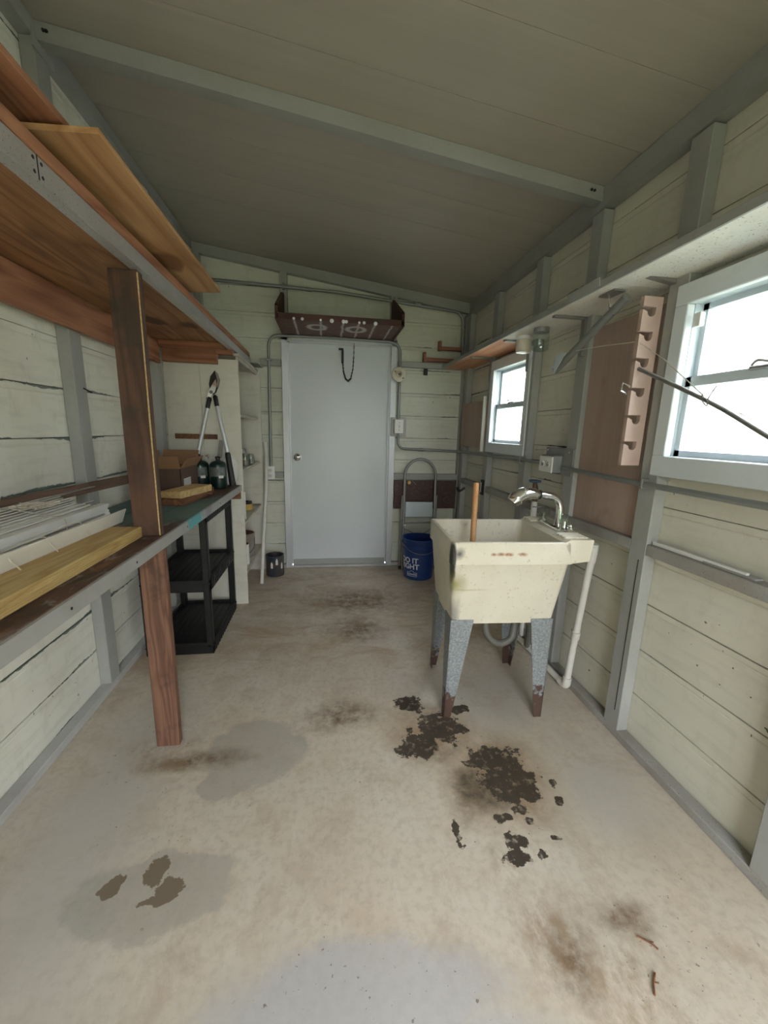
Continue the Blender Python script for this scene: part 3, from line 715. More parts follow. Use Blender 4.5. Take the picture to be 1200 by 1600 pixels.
t = thing('tape_roll', 'yellow roll of tape with a dark one on top, on a cabinet shelf', 'tape', (-.655, 3.38, .617))
bm = bmesh.new(); lathe(bm, (-.655, 3.38, .617), [(.03, 0), (.058, 0), (.058, .048), (.03, .048), (.03, 0)], 24, False, False)
obj('roll', bm, 'tape', t, smooth=True)
bm = bmesh.new(); lathe(bm, (-.655, 3.37, .666), [(.03, 0), (.055, 0), (.055, .018), (.03, .018), (.03, 0)], 24, False, False)
obj('dark_roll', bm, 'hw', t, smooth=True)
t = can('caulk_tube', 'white tube standing just behind the cabinet side panel', 'tube', (-.60, 3.0, .617), .022, .20, 'white', 'label')
t = can('paint_can', 'open paint can smeared with dark paint on the floor by the door', 'paint can', (-.445, 3.50, 0), .078, .185, 'tind', None, 'paint cans', True)
obj('paint_ring', Lz((-.445, 3.50, .13), [(.07, 0), (.03, .001)], 20), 'hw', t)
for a, b in ((4.35, .12), (4.9, .15), (5.5, .11)):
    bm = bmesh.new()
    q = [(-.445+.0795*math.cos(a+d), 3.50+.0795*math.sin(a+d)) for d in (0, .12, .24)]
    lo = [bm.verts.new((x, y, b-.04)) for x, y in q]; hi = [bm.verts.new((x, y, b+(.02 if i == 1 else 0))) for i, (x, y) in enumerate(q)]
    for i in range(2): bm.faces.new((lo[i], lo[i+1], hi[i+1], hi[i]))
    obj('label_scrap', bm, 'label', t)
t = thing('pvc_pole', 'white plastic pole leaning against the wall beside the cabinet', 'pole', (-.53, 3.28, 0))
obj('lower_tube', T([(-.53, 3.28, 0), (-.522, 3.38, .33)], .015, 12), 'whitepvc', t, smooth=True)
obj('upper_tube', T([(-.522, 3.38, .33), (-.505, 3.52, .78), (-.508, 3.60, 1.02), (-.518, 3.635, 1.13)], .015, 12, smooth=5), 'whitepvc', t, smooth=True)
obj('coupling', T([(-.5222, 3.374, .305), (-.5215, 3.386, .35)], .0155, 12), 'whitepvc', t, smooth=True)
obj('end_cap', T([(-.5185, 3.636, 1.12), (-.520, 3.642, 1.155)], .0155, 12), 'vinyl', t, smooth=True)

# ================================================================ BLACK PLASTIC RACK under the bench
ur = thing('plastic_rack', 'black plastic three tier rack under the far end of the workbench', 'rack', (-.81, 2.53, 0))
X0, X1, Y0, Y1 = -1.0, -.635, 2.21, 2.82
for x in (X0, X1-.04):
    for y in (Y0, Y1-.04):
        obj('leg', B(x, x+.038, y, y+.038, .0, .79, bev=.006), 'black', ur)
for z in (.0, .375, .765):
    bm = bmesh.new()
    box(bm, X0, X1, Y0, Y1, z+.045, z+.052)
    for a in ((X0+.002, X1-.002, Y0+.002, Y0+.012), (X0+.002, X1-.002, Y1-.012, Y1-.002), (X0+.002, X0+.012, Y0+.002, Y1-.002), (X1-.012, X1-.002, Y0+.002, Y1-.002)):
        box(bm, a[0], a[1], a[2], a[3], z, z+.07, .002)
    n = 14
    for i in range(n):
        yy = Y0+.05+(Y1-Y0-.10)*i/(n-1); box(bm, X1-.004, X1+.003, yy-.006, yy+.006, z+.008, z+.066)
    for i in range(9):
        xx = X0+.04+(X1-X0-.08)*i/8; box(bm, xx-.004, xx+.004, Y0+.012, Y1-.012, z+.052, z+.055)
    obj('shelf', bm, 'black', ur)

# ================================================================ THINGS ON THE BENCH
bx = thing('cardboard_box', 'open cardboard box with flaps up behind the timber post on the bench', 'box', (-.90, 2.50, .886))
bm = bmesh.new(); a0, a1, b0, b1, z0, z1 = -1.005, -.795, 2.36, 2.66, .886, 1.045; th = .004
box(bm, a0, a1, b0, b1, z0, z0+th)
for q in ((a0, a0+th, b0, b1), (a1-th, a1, b0, b1), (a0, a1, b0, b0+th), (a0, a1, b1-th, b1)): box(bm, *q, z0+th, z1)
obj('body', bm, 'cardp', bx)
for a, b in (((a0, (b0+b1)/2, z1), (a0-.012, (b0+b1)/2, z1+.085)), ((a1-.003, (b0+b1)/2, z1), (a1+.04, (b0+b1)/2, z1+.055))):
    obj('flap', BM(a, b, .30, .004, (1, 0, 0)), 'card', bx)
obj('flap', BM(((a0+a1)/2, b1, z1), ((a0+a1)/2, b1+.055, z1+.085), .21, .004), 'card', bx)
obj('flap', BM(((a0+a1)/2, b0, z1), ((a0+a1)/2, b0-.03, z1+.07), .21, .004), 'card', bx)
obj('sticker', B(a1, a1+.0015, 2.40, 2.52, .93, .985), 'label', bx)
obj('sticker', B(a0+.02, a0+.09, b0-.0015, b0, .96, 1.0), 'label', bx)
o = tag(obj('wood_block', B(-.80, -.685, 2.10, 2.42, .886, .918, bev=.003), 'brownw', org=(-.74, 2.26, .886)), 'reddish brown plank offcut lying under the yellow one on the bench', 'wood offcut', 'wood offcuts on the bench')
o.rotation_euler.z = R(-5)
bm = B(-.055, .055, -.15, .15, 0, .036, bev=.003); bmesh.ops.rotate(bm, verts=bm.verts, cent=(0,0,0), matrix=Matrix.Rotation(R(-14), 3, 'Z')); bmesh.ops.translate(bm, verts=bm.verts, vec=(-.735, 2.27, .9185))
tag(obj('wood_block', bm, 'pinex'), 'yellow pine offcut stacked on the brown offcut', 'wood offcut', 'wood offcuts on the bench')
bm = B(-.04, .04, -.10, .10, 0, .02, bev=.002); bmesh.ops.rotate(bm, verts=bm.verts, cent=(0,0,0), matrix=Matrix.Rotation(R(12), 3, 'Z')); bmesh.ops.translate(bm, verts=bm.verts, vec=(-.72, 2.55, .886))
tag(obj('wood_block', bm, 'brownw'), 'dark wood scrap between the offcuts and the green cylinders', 'wood offcut', 'wood offcuts on the bench')
def ribbed_plank():
    bm = bmesh.new(); prof = [(-.795, .886)]
    n = 6
    for i in range(n):
        z0 = .886+.036*i/n; z1 = .886+.036*(i+1)/n
        prof += [(-.650, z0+.0006), (-.648, z0+.0018), (-.6475, z1-.0018), (-.650, z1-.0002)]
    prof += [(-.652, .924), (-.795, .924)]
    prism(bm, prof, 1, -.5, 1.495); return bm
tag(obj('timber_plank', ribbed_plank(), 'pine'), 'long yellow treated timber plank lying along the bench up to the post', 'plank')
tag(obj('trim_board', BM((-1.01, -.5, 1.055), (-1.004, 2.34, 1.0), .012, .042), 'railw'), 'narrow aged brown board leaning on the wall studs behind the blinds', 'board')

for x, lab in ((-.798, 'dark green gas cylinder beside the cardboard box'), (-.688, 'dark green gas cylinder next to the black lopper grip')):
    t = thing('gas_cylinder', lab, 'gas cylinder', (x, 2.73, .886), 0, 'dark green gas cylinders on the bench')
    obj('body', Lz((x, 2.73, .886), [(.044, 0), (.050, .006), (.051, .015), (.051, .145), (.049, .158), (.040, .170), (.022, .178), (.014, .18)], 28), 'green_tank', t, smooth=True)
    obj('valve', Lz((x, 2.73, 1.065), [(.013, 0), (.013, .012), (.016, .013), (.016, .024), (.010, .026)], 16), 'hw', t, smooth=True)
    bm = bmesh.new()
    N = 10; Rr = .0514
    def wrap(bm, a0, a1, z0, z1, rr):
        A = [(x+rr*math.cos(a0+(a1-a0)*i/N), 2.73+rr*math.sin(a0+(a1-a0)*i/N)) for i in range(N+1)]
        lo = [bm.verts.new((p[0], p[1], z0)) for p in A]; hi = [bm.verts.new((p[0], p[1], z1)) for p in A]
        for i in range(N): bm.faces.new((lo[i], lo[i+1], hi[i+1], hi[i]))
    wrap(bm, R(215), R(335), .965, 1.025, Rr); obj('label', bm, 'tank_label', t)
    bm = bmesh.new(); wrap(bm, R(285), R(318), .955, .972, Rr+.0004); obj('barcode', bm, 'label', t)

# loppers leaning against the cabinet side
lp = thing('loppers', 'long handled loppers with black grips leaning on the cream cabinet side', 'loppers', (-.74, 2.82, .886))
piv = Vector((-.738, 2.865, 1.497))
for s, (a, b, c) in enumerate((((-.752, 2.862, 1.455), (-.838, 2.83, 1.09), (-.878, 2.815, .90)), ((-.715, 2.862, 1.47), (-.648, 2.835, 1.10), (-.622, 2.82, .888)))):
    a, b, c = Vector(a), Vector(b), Vector(c)
    obj('handle', T([a.lerp(b, .12), b], .013, 12), 'jamb', lp, smooth=True)
    obj('socket', T([piv.lerp(a, .7), a, a.lerp(b, .16)], .014, 10, radii=[.010, .015, .014]), 'blackg', lp, smooth=True)
    obj('grip', T([b.lerp(a, .03), b, b.lerp(c, .5), c], .016, 14, radii=[.0135, .017, .019, .022]), 'blackg', lp, smooth=True)
bm = bmesh.new(); prism(bm, [(-.775, 1.445), (-.755, 1.44), (-.735, 1.485), (-.715, 1.50), (-.700, 1.55), (-.705, 1.585), (-.722, 1.56), (-.74, 1.53), (-.758, 1.50)], 1, 2.862, 2.870)
obj('lower_jaw', bm, 'chrome', lp)
bm = bmesh.new(); prism(bm, [(-.745, 1.50), (-.752, 1.55), (-.74, 1.60), (-.712, 1.637), (-.695, 1.62), (-.683, 1.58), (-.69, 1.545), (-.71, 1.50), (-.73, 1.485)], 1, 2.871, 2.877)
obj('blade', bm, 'hw', lp)
bm = bmesh.new(); prism(bm, [(-.708, 1.632), (-.695, 1.62), (-.683, 1.58), (-.69, 1.545), (-.70, 1.53), (-.697, 1.575), (-.703, 1.61)], 1, 2.864, 2.8705)
obj('blade_edge', bm, 'steel', lp)
for p in ((-.738, 1.50), (-.762, 1.457)):
    obj('pivot_bolt', Lz((p[0], 2.862, p[1]), [(.011, 0), (.011, .004), (.006, .005), (.006, .010), (.004, .011)], 12, axis='Y'), 'steel', lp)
bm = bmesh.new()
lathe(bm, (0, 0, 0), [(.098, 0), (.10, .003), (.10, .014), (.094, .016), (.09, .010)], 32)
bmesh.ops.transform(bm, matrix=Matrix.Translation((-.640, 2.858, .99)) @ Matrix.Rotation(R(82), 4, 'X') @ Matrix.Diagonal((.55, 1, 1, 1)), verts=bm.verts)
tag(obj('oval_tray', bm, 'white', smooth=True), 'white oval plastic tray leaning on the cabinet behind the lopper grip', 'tray')
tag(obj('dark_file', BM((-.70, 2.83, 1.075), (-.69, 2.862, 1.19), .03, .006, (0, 1, 0)), 'steel'), 'dark flat blade standing between the lopper handles', 'tool')

# ---- bundle of window blinds and trim on the bench
bl = thing('window_blinds', 'bundle of folded white window blinds tied with cord on the bench', 'blinds', (-.92, .9, .886))
rr = random.Random(3)
for i in range(9):
    x = -.996+.0158*i; z = 1.010-.0034*i
    a = Vector((x, -.45, z+.004)); b = Vector((x+.004, 1.60+rr.uniform(-.03, .06), z))
    obj('slat', BM(a, b, .021, .0024, (-.75, 0, 1)), 'vinyl' if i % 3 else 'white', bl)
for i in range(16):
    z = .9+i*.0058
    obj('slat', B(-1.012+rr.uniform(0, .01), -.868+rr.uniform(-.008, .01), -.45, 1.55+rr.uniform(-.02, .05), z, z+.003), 'vinyl', bl)
def rail(x, z, hw, hh, y1):
    bm = bmesh.new(); box(bm, x-hw, x+hw, -.45, y1, z-hh, z+hh, .002); box(bm, x+hw-.001, x+hw+.003, -.45, y1, z+hh*.4, z+hh); box(bm, x+hw-.001, x+hw+.003, -.45, y1, z-hh, z-hh*.5)
    return bm
obj('head_rail', rail(-.848, .963, .014, .016, 1.66), 'white', bl)
obj('head_rail', rail(-.845, .926, .016, .015, 1.63), 'white', bl)
obj('bottom_rail', B(-1.014, -.862, -.45, 1.60, .886, .8975, bev=.002), 'vinyl', bl)
obj('end_cap', B(-.864, -.83, 1.63, 1.668, .905, .945, bev=.004), 'white', bl)
# tangle of cord
pts = []
for i in range(60):
    pts.append((-.925+.045*math.sin(i*1.7)+rr.uniform(-.012, .012), 1.42+.05*math.cos(i*2.3)+rr.uniform(-.01, .01)-i*.0005, 1.010+rr.uniform(.0, .014)))
obj('cord_tangle', T(pts, .0017, 5, smooth=2), 'cord', bl)
for yy in (1.36, .95, .5):
    obj('tie_cord', T([(-1.012, yy, .90), (-1.005, yy, 1.016), (-.97, yy, 1.018), (-.862, yy+.02, .986), (-.829, yy+.03, .975), (-.826, yy+.035, .915)], .0016, 5), 'cord', bl)
tag(obj('blind_valance', BM((-.792, -.45, .953), (-.735, 1.565, .951), .0035, .052, (.35, 0, 1)), 'vinyl'), 'cream blind valance strip resting on the yellow timber plank', 'blind strip', 'white blind valance strips on the bench')
tag(obj('blind_valance', BM((-1.018, -.3, 1.045), (-.985, 1.36, 1.042), .0035, .055, (.3, 0, 1)), 'white'), 'white valance strip standing behind the blinds, under the brown board', 'blind strip', 'white blind valance strips on the bench')
tag(obj('aluminium_strip', B(-.995, -.975, 1.0, 1.86, 1.014, 1.0165), 'alum'), 'thin flat metal strip lying on the back of the blinds', 'strip')
pb = thing('plastic_bag', 'clear crumpled plastic bag with blind fittings beside the cream valance', 'bag', (-.815, 1.1, .926))
def crumple(x0, x1, y0, y1, z, amp, nx, ny, seed):
    q = random.Random(seed); bm = bmesh.new()
    g = [[bm.verts.new((x0+(x1-x0)*i/nx+q.uniform(-1, 1)*.003, y0+(y1-y0)*j/ny, z+amp*math.sin(math.pi*i/nx)*q.uniform(.3, 1))) for j in range(ny+1)] for i in range(nx+1)]
    for i in range(nx):
        for j in range(ny): bm.faces.new((g[i][j], g[i+1][j], g[i+1][j+1], g[i][j+1]))
    return bm
obj('film', crumple(-.835, -.785, .6, 1.55, .926, .020, 5, 44, 5), 'film', pb, smooth=True)
obj('fitting', B(-.818, -.795, 1.12, 1.18, .9265, .942, bev=.003), 'white', pb)
obj('fitting', B(-.815, -.795, 1.50, 1.54, .9265, .940, bev=.003), 'white', pb)
for i, (y0, y1, z) in enumerate(((.98, 1.16, .955), (.93, 1.02, .95), (1.2, 1.32, .96))):
    obj('cord', T([(-.82, y0, z-.012), (-.79, (y0+y1)/2-.02, z+.006), (-.757, y1, z+.022), (-.742, y1+.01, z+.0), (-.738, y1+.03, z-.028)], .0018, 5, smooth=4), 'cord', pb)

# ================================================================ UTILITY SINK
SR = R(-3.3); SO = Vector((.493, 1.462, 0))
sk = thing('utility_sink', 'stained cream laundry sink on tapered grey metal legs', 'sink', SO, SR)
def W2(x, y, z): 
    c, s = math.cos(SR), math.sin(SR); return (SO.x+c*x-s*y, SO.y+s*x+c*y, z)
DX, DY, ZT, ZB = .475, .44, .857, .48
def loft(bm, rings, cap_last=True):
    V = [[bm.verts.new(p) for p in r] for r in rings]; n = len(V[0])
    for i in range(len(V)-1):
        for k in range(n): bm.faces.new((V[i][k], V[i][(k+1)%n], V[i+1][(k+1)%n], V[i+1][k]))
    if cap_last: bm.faces.new(V[-1])
    return V
def rr4(x0, x1, y0, y1, z, r=.012, n=3):
    out = []
    for cx, cy, a0 in ((x1-r, y1-r, 0), (x0+r, y1-r, 90), (x0+r, y0+r, 180), (x1-r, y0+r, 270)):
        for k in range(n+1):
            a = R(a0+90*k/n); out.append((cx+r*math.cos(a), cy+r*math.sin(a), z))
    return out
bm = bmesh.new()
loft(bm, [rr4(.035, .480, .062, .405, ZB, .02), rr4(.008, .502, .012, .43, .765, .02), rr4(.0, .51, 0, DY, .765, .014), rr4(.0, .50, 0, DY, ZT-.004, .014), rr4(.003, .495, .003, DY-.003, ZT, .012),
          rr4(.016, .462, .016, DY-.016, ZT, .014), rr4(.019, .459, .019, DY-.019, ZT-.006, .02), rr4(.045, .435, .075, .385, ZB+.03, .04)])
bm.faces.new([bm.verts.new(p) for p in rr4(.035, .480, .062, .405, ZB, .02)][::-1])
bmesh.ops.remove_doubles(bm, verts=bm.verts, dist=.0002)
obj('basin', bm, 'tub', sk, local=True, smooth=True)
bm = bmesh.new()   # faucet deck with its apron
prism(bm, [(.462, ZT-.002), (.485, .868), (.582, .868), (.585, .864), (.575, .778), (.50, .768), (.492, .80)], 1, 0, DY+.0)
for i in range(18):
    yy = .028+i*.023
    if .115 < yy < .345: continue
    box(bm, .472, .572, yy-.006, yy+.006, .866, .8745, .003)
obj('deck', bm, 'tub', sk, local=True)
bm = bmesh.new(); box(bm, .487, .582, .0, DY, .7775, .80); 
obj('drain', Lz((.24, .23, ZB+.0305), [(.04, 0), (.04, .003), (.03, .003), (.028, .0)], 20), 'chrome', sk, local=True)
bm.free()
def leg(cx, cy, sx, sy, fx, fy):
    """L-shaped tapered sheet leg; outer corner at (cx,cy) top, foot corner (fx,fy); sx,sy inward directions"""
    bm = bmesh.new(); t = .004
    for ax in (0, 1):
        wt, wf = .10, .034
        def P(u, v, z): # u along the face, v thickness inward
            X0 = cx if z > .3 else fx; Y0_ = cy if z > .3 else fy
            return (X0+sx*u, Y0_+sy*v, z) if ax == 0 else (X0+sx*v, Y0_+sy*u, z)
        vs = [bm.verts.new(P(u, v, z)) for z, u, v in ((.50, 0, 0), (.50, wt, 0), (0, wf, 0), (0, 0, 0), (.50, 0, t), (.50, wt, t), (0, wf, t), (0, 0, t))]
        for q in ((0,1,2,3), (7,6,5,4), (0,4,5,1), (1,5,6,2), (2,6,7,3), (3,7,4,0)): bm.faces.new([vs[i] for i in q])
    return bm
for a in ((.028, .055, 1, 1, .032, .095), (.482, .055, -1, 1, .487, .075), (.032, .415, 1, -1, .055, .515), (.482, .415, -1, -1, .508, .515)):
    obj('leg', leg(*a), 'leg', sk, local=True)
obj('trap', T([W2(.24, .23, ZB), W2(.245, .23, .40), W2(.255, .225, .345), W2(.29, .22, .305), W2(.335, .22, .295), W2(.375, .22, .32), W2(.39, .23, .37), W2(.41, .26, .42), W2(.47, .30, .40), W2(.54, .38, .30), W2(.60, .50, .12), W2(.68, .66, .055)], .0165, 14, smooth=5), 'hose', sk, smooth=True, local=False).matrix_local = Matrix.Rotation(-SR, 4, 'Z')
# faucet
fc = thing('faucet', 'chrome sink faucet with a pull out spray head and clear handles', 'faucet', W2(.53, .23, .8685), SR)
fx, fy = .53, .23
def L(x, y, z): return (x-fx, y-fy, z-.8685)
bm = bmesh.new()
prof = []
for k in range(32):
    a = 2*math.pi*k/32; ex = .030*math.cos(a); ey = .055*math.sin(a); ey += .055 if ey > .001 else (-.055 if ey < -.001 else 0); prof.append((ex, ey))
loft(bm, [[(px, py, 0) for px, py in prof], [(px, py, .012) for px, py in prof], [(px*.8, py*.93, .018) for px, py in prof]])
obj('base_plate', bm, 'chrome', fc, local=True, smooth=True)
obj('spout', T([L(.535, .20, .885), L(.537, .20, .94), L(.53, .20, .982), L(.505, .20, 1.008), L(.465, .20, 1.018), L(.425, .20, 1.022)], .014, 16, smooth=5, radii=[.020, .018, .017, .017, .018, .019]), 'chrome', fc, local=True, smooth=True)
sh = obj('spray_head', T([L(.43, .20, 1.021), L(.395, .20, 1.026), L(.36, .20, 1.022), L(.33, .20, 1.004), L(.312, .20, .985)], .02, 18, smooth=5, radii=[.019, .026, .031, .034, .027]), 'chrome', fc, local=True, smooth=True)
obj('collar', T([L(.437, .20, 1.0205), L(.43, .20, 1.0212)], .0205, 16), 'hw', fc, local=True, smooth=True)
for yy in (.14, .325):
    h = obj('handle', Lz(L(.53, yy, .886), [(.012, 0), (.012, .012), (.024, .018), (.026, .04), (.02, .055), (.008, .06)], 10), 'jar', fc, local=True)
    obj('stem', Lz(L(.53, yy, .884), [(.010, 0), (.008, .03)], 12), 'chrome', h, local=True)
obj('spray_cap', Lz(L(.545, .115, .8685+.014), [(.016, 0), (.016, .01), (.009, .014), (.009, .022), (.004, .024)], 16), 'chrome', fc, local=True, smooth=True)
t = thing('wooden_stick', 'varnished wooden tool stick standing inside the sink', 'stick', (.655, 1.66, .51))
obj('stick', T([(.655, 1.66, .515), (.6915, 1.765, 1.055)], .0135, 14), 'handle', t, smooth=True)
obj('ferrule', T([(.6545, 1.659, .512), (.659, 1.6715, .57)], .0165, 14), 'steel', t, smooth=True)

# drain and supply pipes by the sink
dp = thing('drain_pipe', 'white plastic drain pipe dropping behind the sink and running along the wall', 'pipe', (1.225, 1.7, 0))
obj('riser', T([(1.21, 1.60, .80), (1.213, 1.625, .62), (1.216, 1.665, .25), (1.216, 1.68, .05)], .0165, 14), 'whitepvc', dp, smooth=True)
obj('elbow', T([(1.216, 1.678, .075), (1.216, 1.682, .035), (1.215, 1.70, .024), (1.213, 1.73, .022)], .021, 14, smooth=4), 'whitepvc', dp, smooth=True)
obj('run', T([(1.213, 1.72, .022), (1.195, 2.25, .032)], .0165, 14), 'whitepvc', dp, smooth=True)
for a, b in (((1.2147, 1.652, .34), (1.2153, 1.658, .30)), ((1.204, 2.05, .028), (1.202, 2.10, .029)), ((1.2105, 1.602, .79), (1.2135, 1.614, .71))):
    obj('coupling', T([a, b], .0195, 14), 'whitepvc', dp, smooth=True)
hb = thing('hose_bib', 'brass wall tap with a blue wheel on a white riser behind the faucet', 'tap', (1.21, 2.15, .97))
obj('body', T([(1.205, 2.15, .90), (1.205, 2.15, .965)], .014, 12, radii=[.014, .018]), 'brass', hb, smooth=True)
obj('bonnet', T([(1.205, 2.15, .955), (1.205, 2.165, 1.0), (1.205, 2.168, 1.012)], .011, 12, radii=[.018, .013, .008]), 'brass', hb, smooth=True)
obj('outlet', T([(1.205, 2.15, .955), (1.175, 2.17, .962), (1.150, 2.185, .955), (1.145, 2.187, .935)], .013, 12, smooth=3), 'brass', hb, smooth=True)
bm = bmesh.new(); lathe(bm, (1.205, 2.169, 1.010), [(.008, 0), (.022, .002), (.034, .001), (.036, .006), (.034, .012), (.022, .010), (.008, .014)], 8)
obj('handwheel', bm, 'bluek', hb)
obj('riser', T([(1.205, 2.15, .60), (1.205, 2.15, .905)], .013, 12), 'whitepvc', hb, smooth=True)
obj('coupling', T([(1.205, 2.15, .80), (1.205, 2.15, .90)], .018, 12, radii=[.018, .0165]), 'whitepvc', hb, smooth=True)
obj('lower_riser', T([(1.205, 2.15, .052), (1.205, 2.15, .60)], .0125, 12), 'whitepvc', hb, smooth=True)
obj('strap', B(1.185, 1.24, 2.128, 2.134, .868, .874), 'steel', hb)

# ================================================================ LADDER, BUCKET, PLYWOOD at the back wall
tag(obj('plywood_sheet', B(.635, 1.232, 3.655, 3.669, .565, .832), 'darkply'), 'dark swirl grained plywood piece against the back wall behind the ladder', 'plywood')
tag(obj('daylight_disc', Lz((.775, 3.655, .812), [(.016, 0), (.017, .004), (.010, .008)], 16, axis='Y'), 'tape'), 'pale yellow daylit hole, made as a small knob at the top of the dark plywood', 'disc')  # solid disc whose yellow paints daylight coming through a hole
ld = thing('step_ladder', 'folded grey tubular step ladder with an arched top leaning on the wall', 'ladder', (.87, 3.55, 0))
xl, xr_ = .715, 1.01
yb = lambda z: 3.545+.065*z/1.04
arch = [(xl+.0, yb(0), .0)] + [(xl+.008*z, yb(z), z) for z in (.3, .6, .86)]
cxm, rad = (xl+xr_)/2+.004, (xr_-xl)/2-.002
arch += [(cxm-rad*math.cos(math.pi*k/12), yb(.88+.15*math.sin(math.pi*k/12)), .88+.155*math.sin(math.pi*k/12)) for k in range(0, 13)]
arch += [(xr_, yb(z), z) for z in (.6, .3, .0)]
obj('front_frame', T(arch, .0125, 12), 'steel', ld, smooth=True)
for x in (xl-.012, xr_+.016):
    obj('rear_leg', T([(x, 3.585, .70), (x-.01, 3.575, .0)], .010, 10), 'steel', ld, smooth=True)
    obj('rubber_foot', Lz((x-.004, 3.56, 0), [(.02, 0), (.02, .025), (.016, .03)], 12), 'black', ld)
obj('step', B(xl+.02, xr_-.016, 3.585, 3.600, .495, .640, bev=.003), 'sash', ld, label='pale folded step')
obj('step_edge', B(xl+.012, xr_-.012, 3.578, 3.586, .492, .500), 'steel', ld)
obj('crossbar', T([(xl, 3.575, .45), (xr_, 3.575, .45)], .008, 8), 'steel', ld, smooth=True)
obj('crossbar', T([(xl, 3.56, .20), (xr_, 3.56, .20)], .008, 8), 'steel', ld, smooth=True)
obj('brace', T([(xl+.005, 3.565, .40), (xl+.13, 3.565, .33), (xr_-.13, 3.565, .33), (xr_-.005, 3.565, .40)], .006, 8), 'steel', ld, smooth=True)
obj('rivet', Lz((xl+.012, 3.552, .425), [(.010, 0), (.007, .006)], 12, axis='Y'), 'white', ld)
obj('handle_wire', T([(cxm-.04, yb(.8), .80), (cxm-.10, yb(.9), .87), (cxm-.155, yb(.95), .9)], .0015, 5), 'steel', ld)

bk = thing('bucket', 'blue plastic bucket with white lettering in front of the step ladder', 'bucket', (.825, 3.36, 0))
bc = (.825, 3.36, 0); rb, rt, hb_ = .128, .148, .365
def rad_at(z): return rb+(rt-rb)*z/hb_
pr = [(rb-.01, 0), (rb, .008), (rad_at(.27), .27), (rad_at(.27)+.006, .272), (rad_at(.28)+.006, .278), (rad_at(.28), .28), (rad_at(.31), .31), (rad_at(.31)+.007, .312), (rad_at(.32)+.007, .318), (rad_at(.32), .32), (rt, .35), (rt+.008, .352), (rt+.008, hb_), (rt-.004, hb_), (rt-.006, hb_-.02), (rb-.006, .01)]
obj('body', Lz(bc, pr, 40), 'bucket', bk, smooth=True)
obj('bail', T([(.825+.155*math.cos(a), 3.36-.156*abs(math.sin(a))**.5*1.0 if False else 3.36+.157*math.sin(a), .335-.085*math.sin(math.pi*(a-R(180))/R(180))) for a in [R(180+i*10) for i in range(19)]], .0022, 6), 'steel', bk, smooth=True)
for a in (180, 360):
    obj('bail_lug', Lz((.825+.150*math.cos(R(a)), 3.36, .335), [(.014, -.008), (.014, .008)], 12, axis='X'), 'bucket', bk)
def curved_text(txt, size, z, a_mid, spacing=1.0, bold=.0):
    cu = bpy.data.curves.new('t', 'FONT'); cu.body = txt; cu.size = size; cu.align_x = 'CENTER'; cu.offset = bold; cu.space_character = spacing
    o = bpy.data.objects.new('t', cu); COL.objects.link(o)
    dg = bpy.context.evaluated_depsgraph_get(); me = bpy.data.meshes.new_from_object(o.evaluated_get(dg))
    b = bmesh.new(); b.from_mesh(me); bpy.data.objects.remove(o); bpy.data.meshes.remove(me); bpy.data.curves.remove(cu)
    bmesh.ops.triangulate(b, faces=b.faces)
    bmesh.ops.subdivide_edges(b, edges=[e for e in b.edges if e.calc_length() > size*.35], cuts=2)
    for v in b.verts:
        zz = z+v.co.y; r_ = rad_at(zz)+.0012; a = a_mid+v.co.x/r_
        v.co = Vector((bc[0]+r_*math.cos(a), bc[1]+r_*math.sin(a), zz))
    return b
AM = R(219)
obj('lettering', curved_text('DO IT', .066, .160, AM, bold=.0015), 'ink', bk)
obj('lettering', curved_text('RIGHT', .066, .105, AM, bold=.0015), 'ink', bk)
obj('lettering', curved_text("LOWE'S", .024, .048, R(232), bold=.0006), 'ink', bk)
bm = bmesh.new()
def arcseg(a0, z0, a1, z1, wd=.003):
    pts = []
    for i in range(5):
        t = i/4; z = z0+(z1-z0)*t; r_ = rad_at(z)+.001; a = a0+(a1-a0)*t
        pts.append((bc[0]+r_*math.cos(a), bc[1]+r_*math.sin(a), z))
    tube(bm, pts, wd/2, 4)
e0, e1, em = R(212), R(252), R(232)
for q in ((e0, .038, e1, .038), (e0, .038, e0, .072), (e1, .038, e1, .072), (e0, .072, R(221), .074), (R(221), .074, em, .092), (em, .092, R(243), .074), (R(243), .074, e1, .072)): arcseg(*q)
obj('emblem', bm, 'ink', bk)

# ================================================================ SHELF ABOVE THE DOOR
ds = thing('wall_shelf', 'dark stained wooden shelf with paint drips, above the white door', 'shelf', (.12, 3.4, 2.05))
obj('plank', B(-.33, .565, 3.17, 3.655, 2.05, 2.068), 'chalk', ds)
obj('front_board', B(-.345, .585, 3.15, 3.172, 2.048, 2.088, bev=.002), 'dark_x', ds)
obj('back_board', B(-.31, .55, 3.64, 3.668, 2.068, 2.14), 'dark_x', ds)
for x in (-.352, .565):
    bm = bmesh.new(); prism(bm, [(3.15, 2.045), (3.65, 2.045), (3.668, 2.10), (3.668, 2.36), (3.62, 2.36), (3.17, 2.15), (3.15, 2.13)], 0, x, x+.022)
    obj('end_bracket', bm, 'brack', ds)
bm = bmesh.new(); q = random.Random(4)
for x in (-.22, -.16, -.03, .05, .135, .155, .25, .285, .37):
    lathe(bm, (x, 3.148, 2.052), [(.003, -.002), (q.uniform(.008, .016), .0), (q.uniform(.006, .012), .003), (.002, .005)], 8, axis='Y')
obj('paint_drip', bm, 'ink', ds)

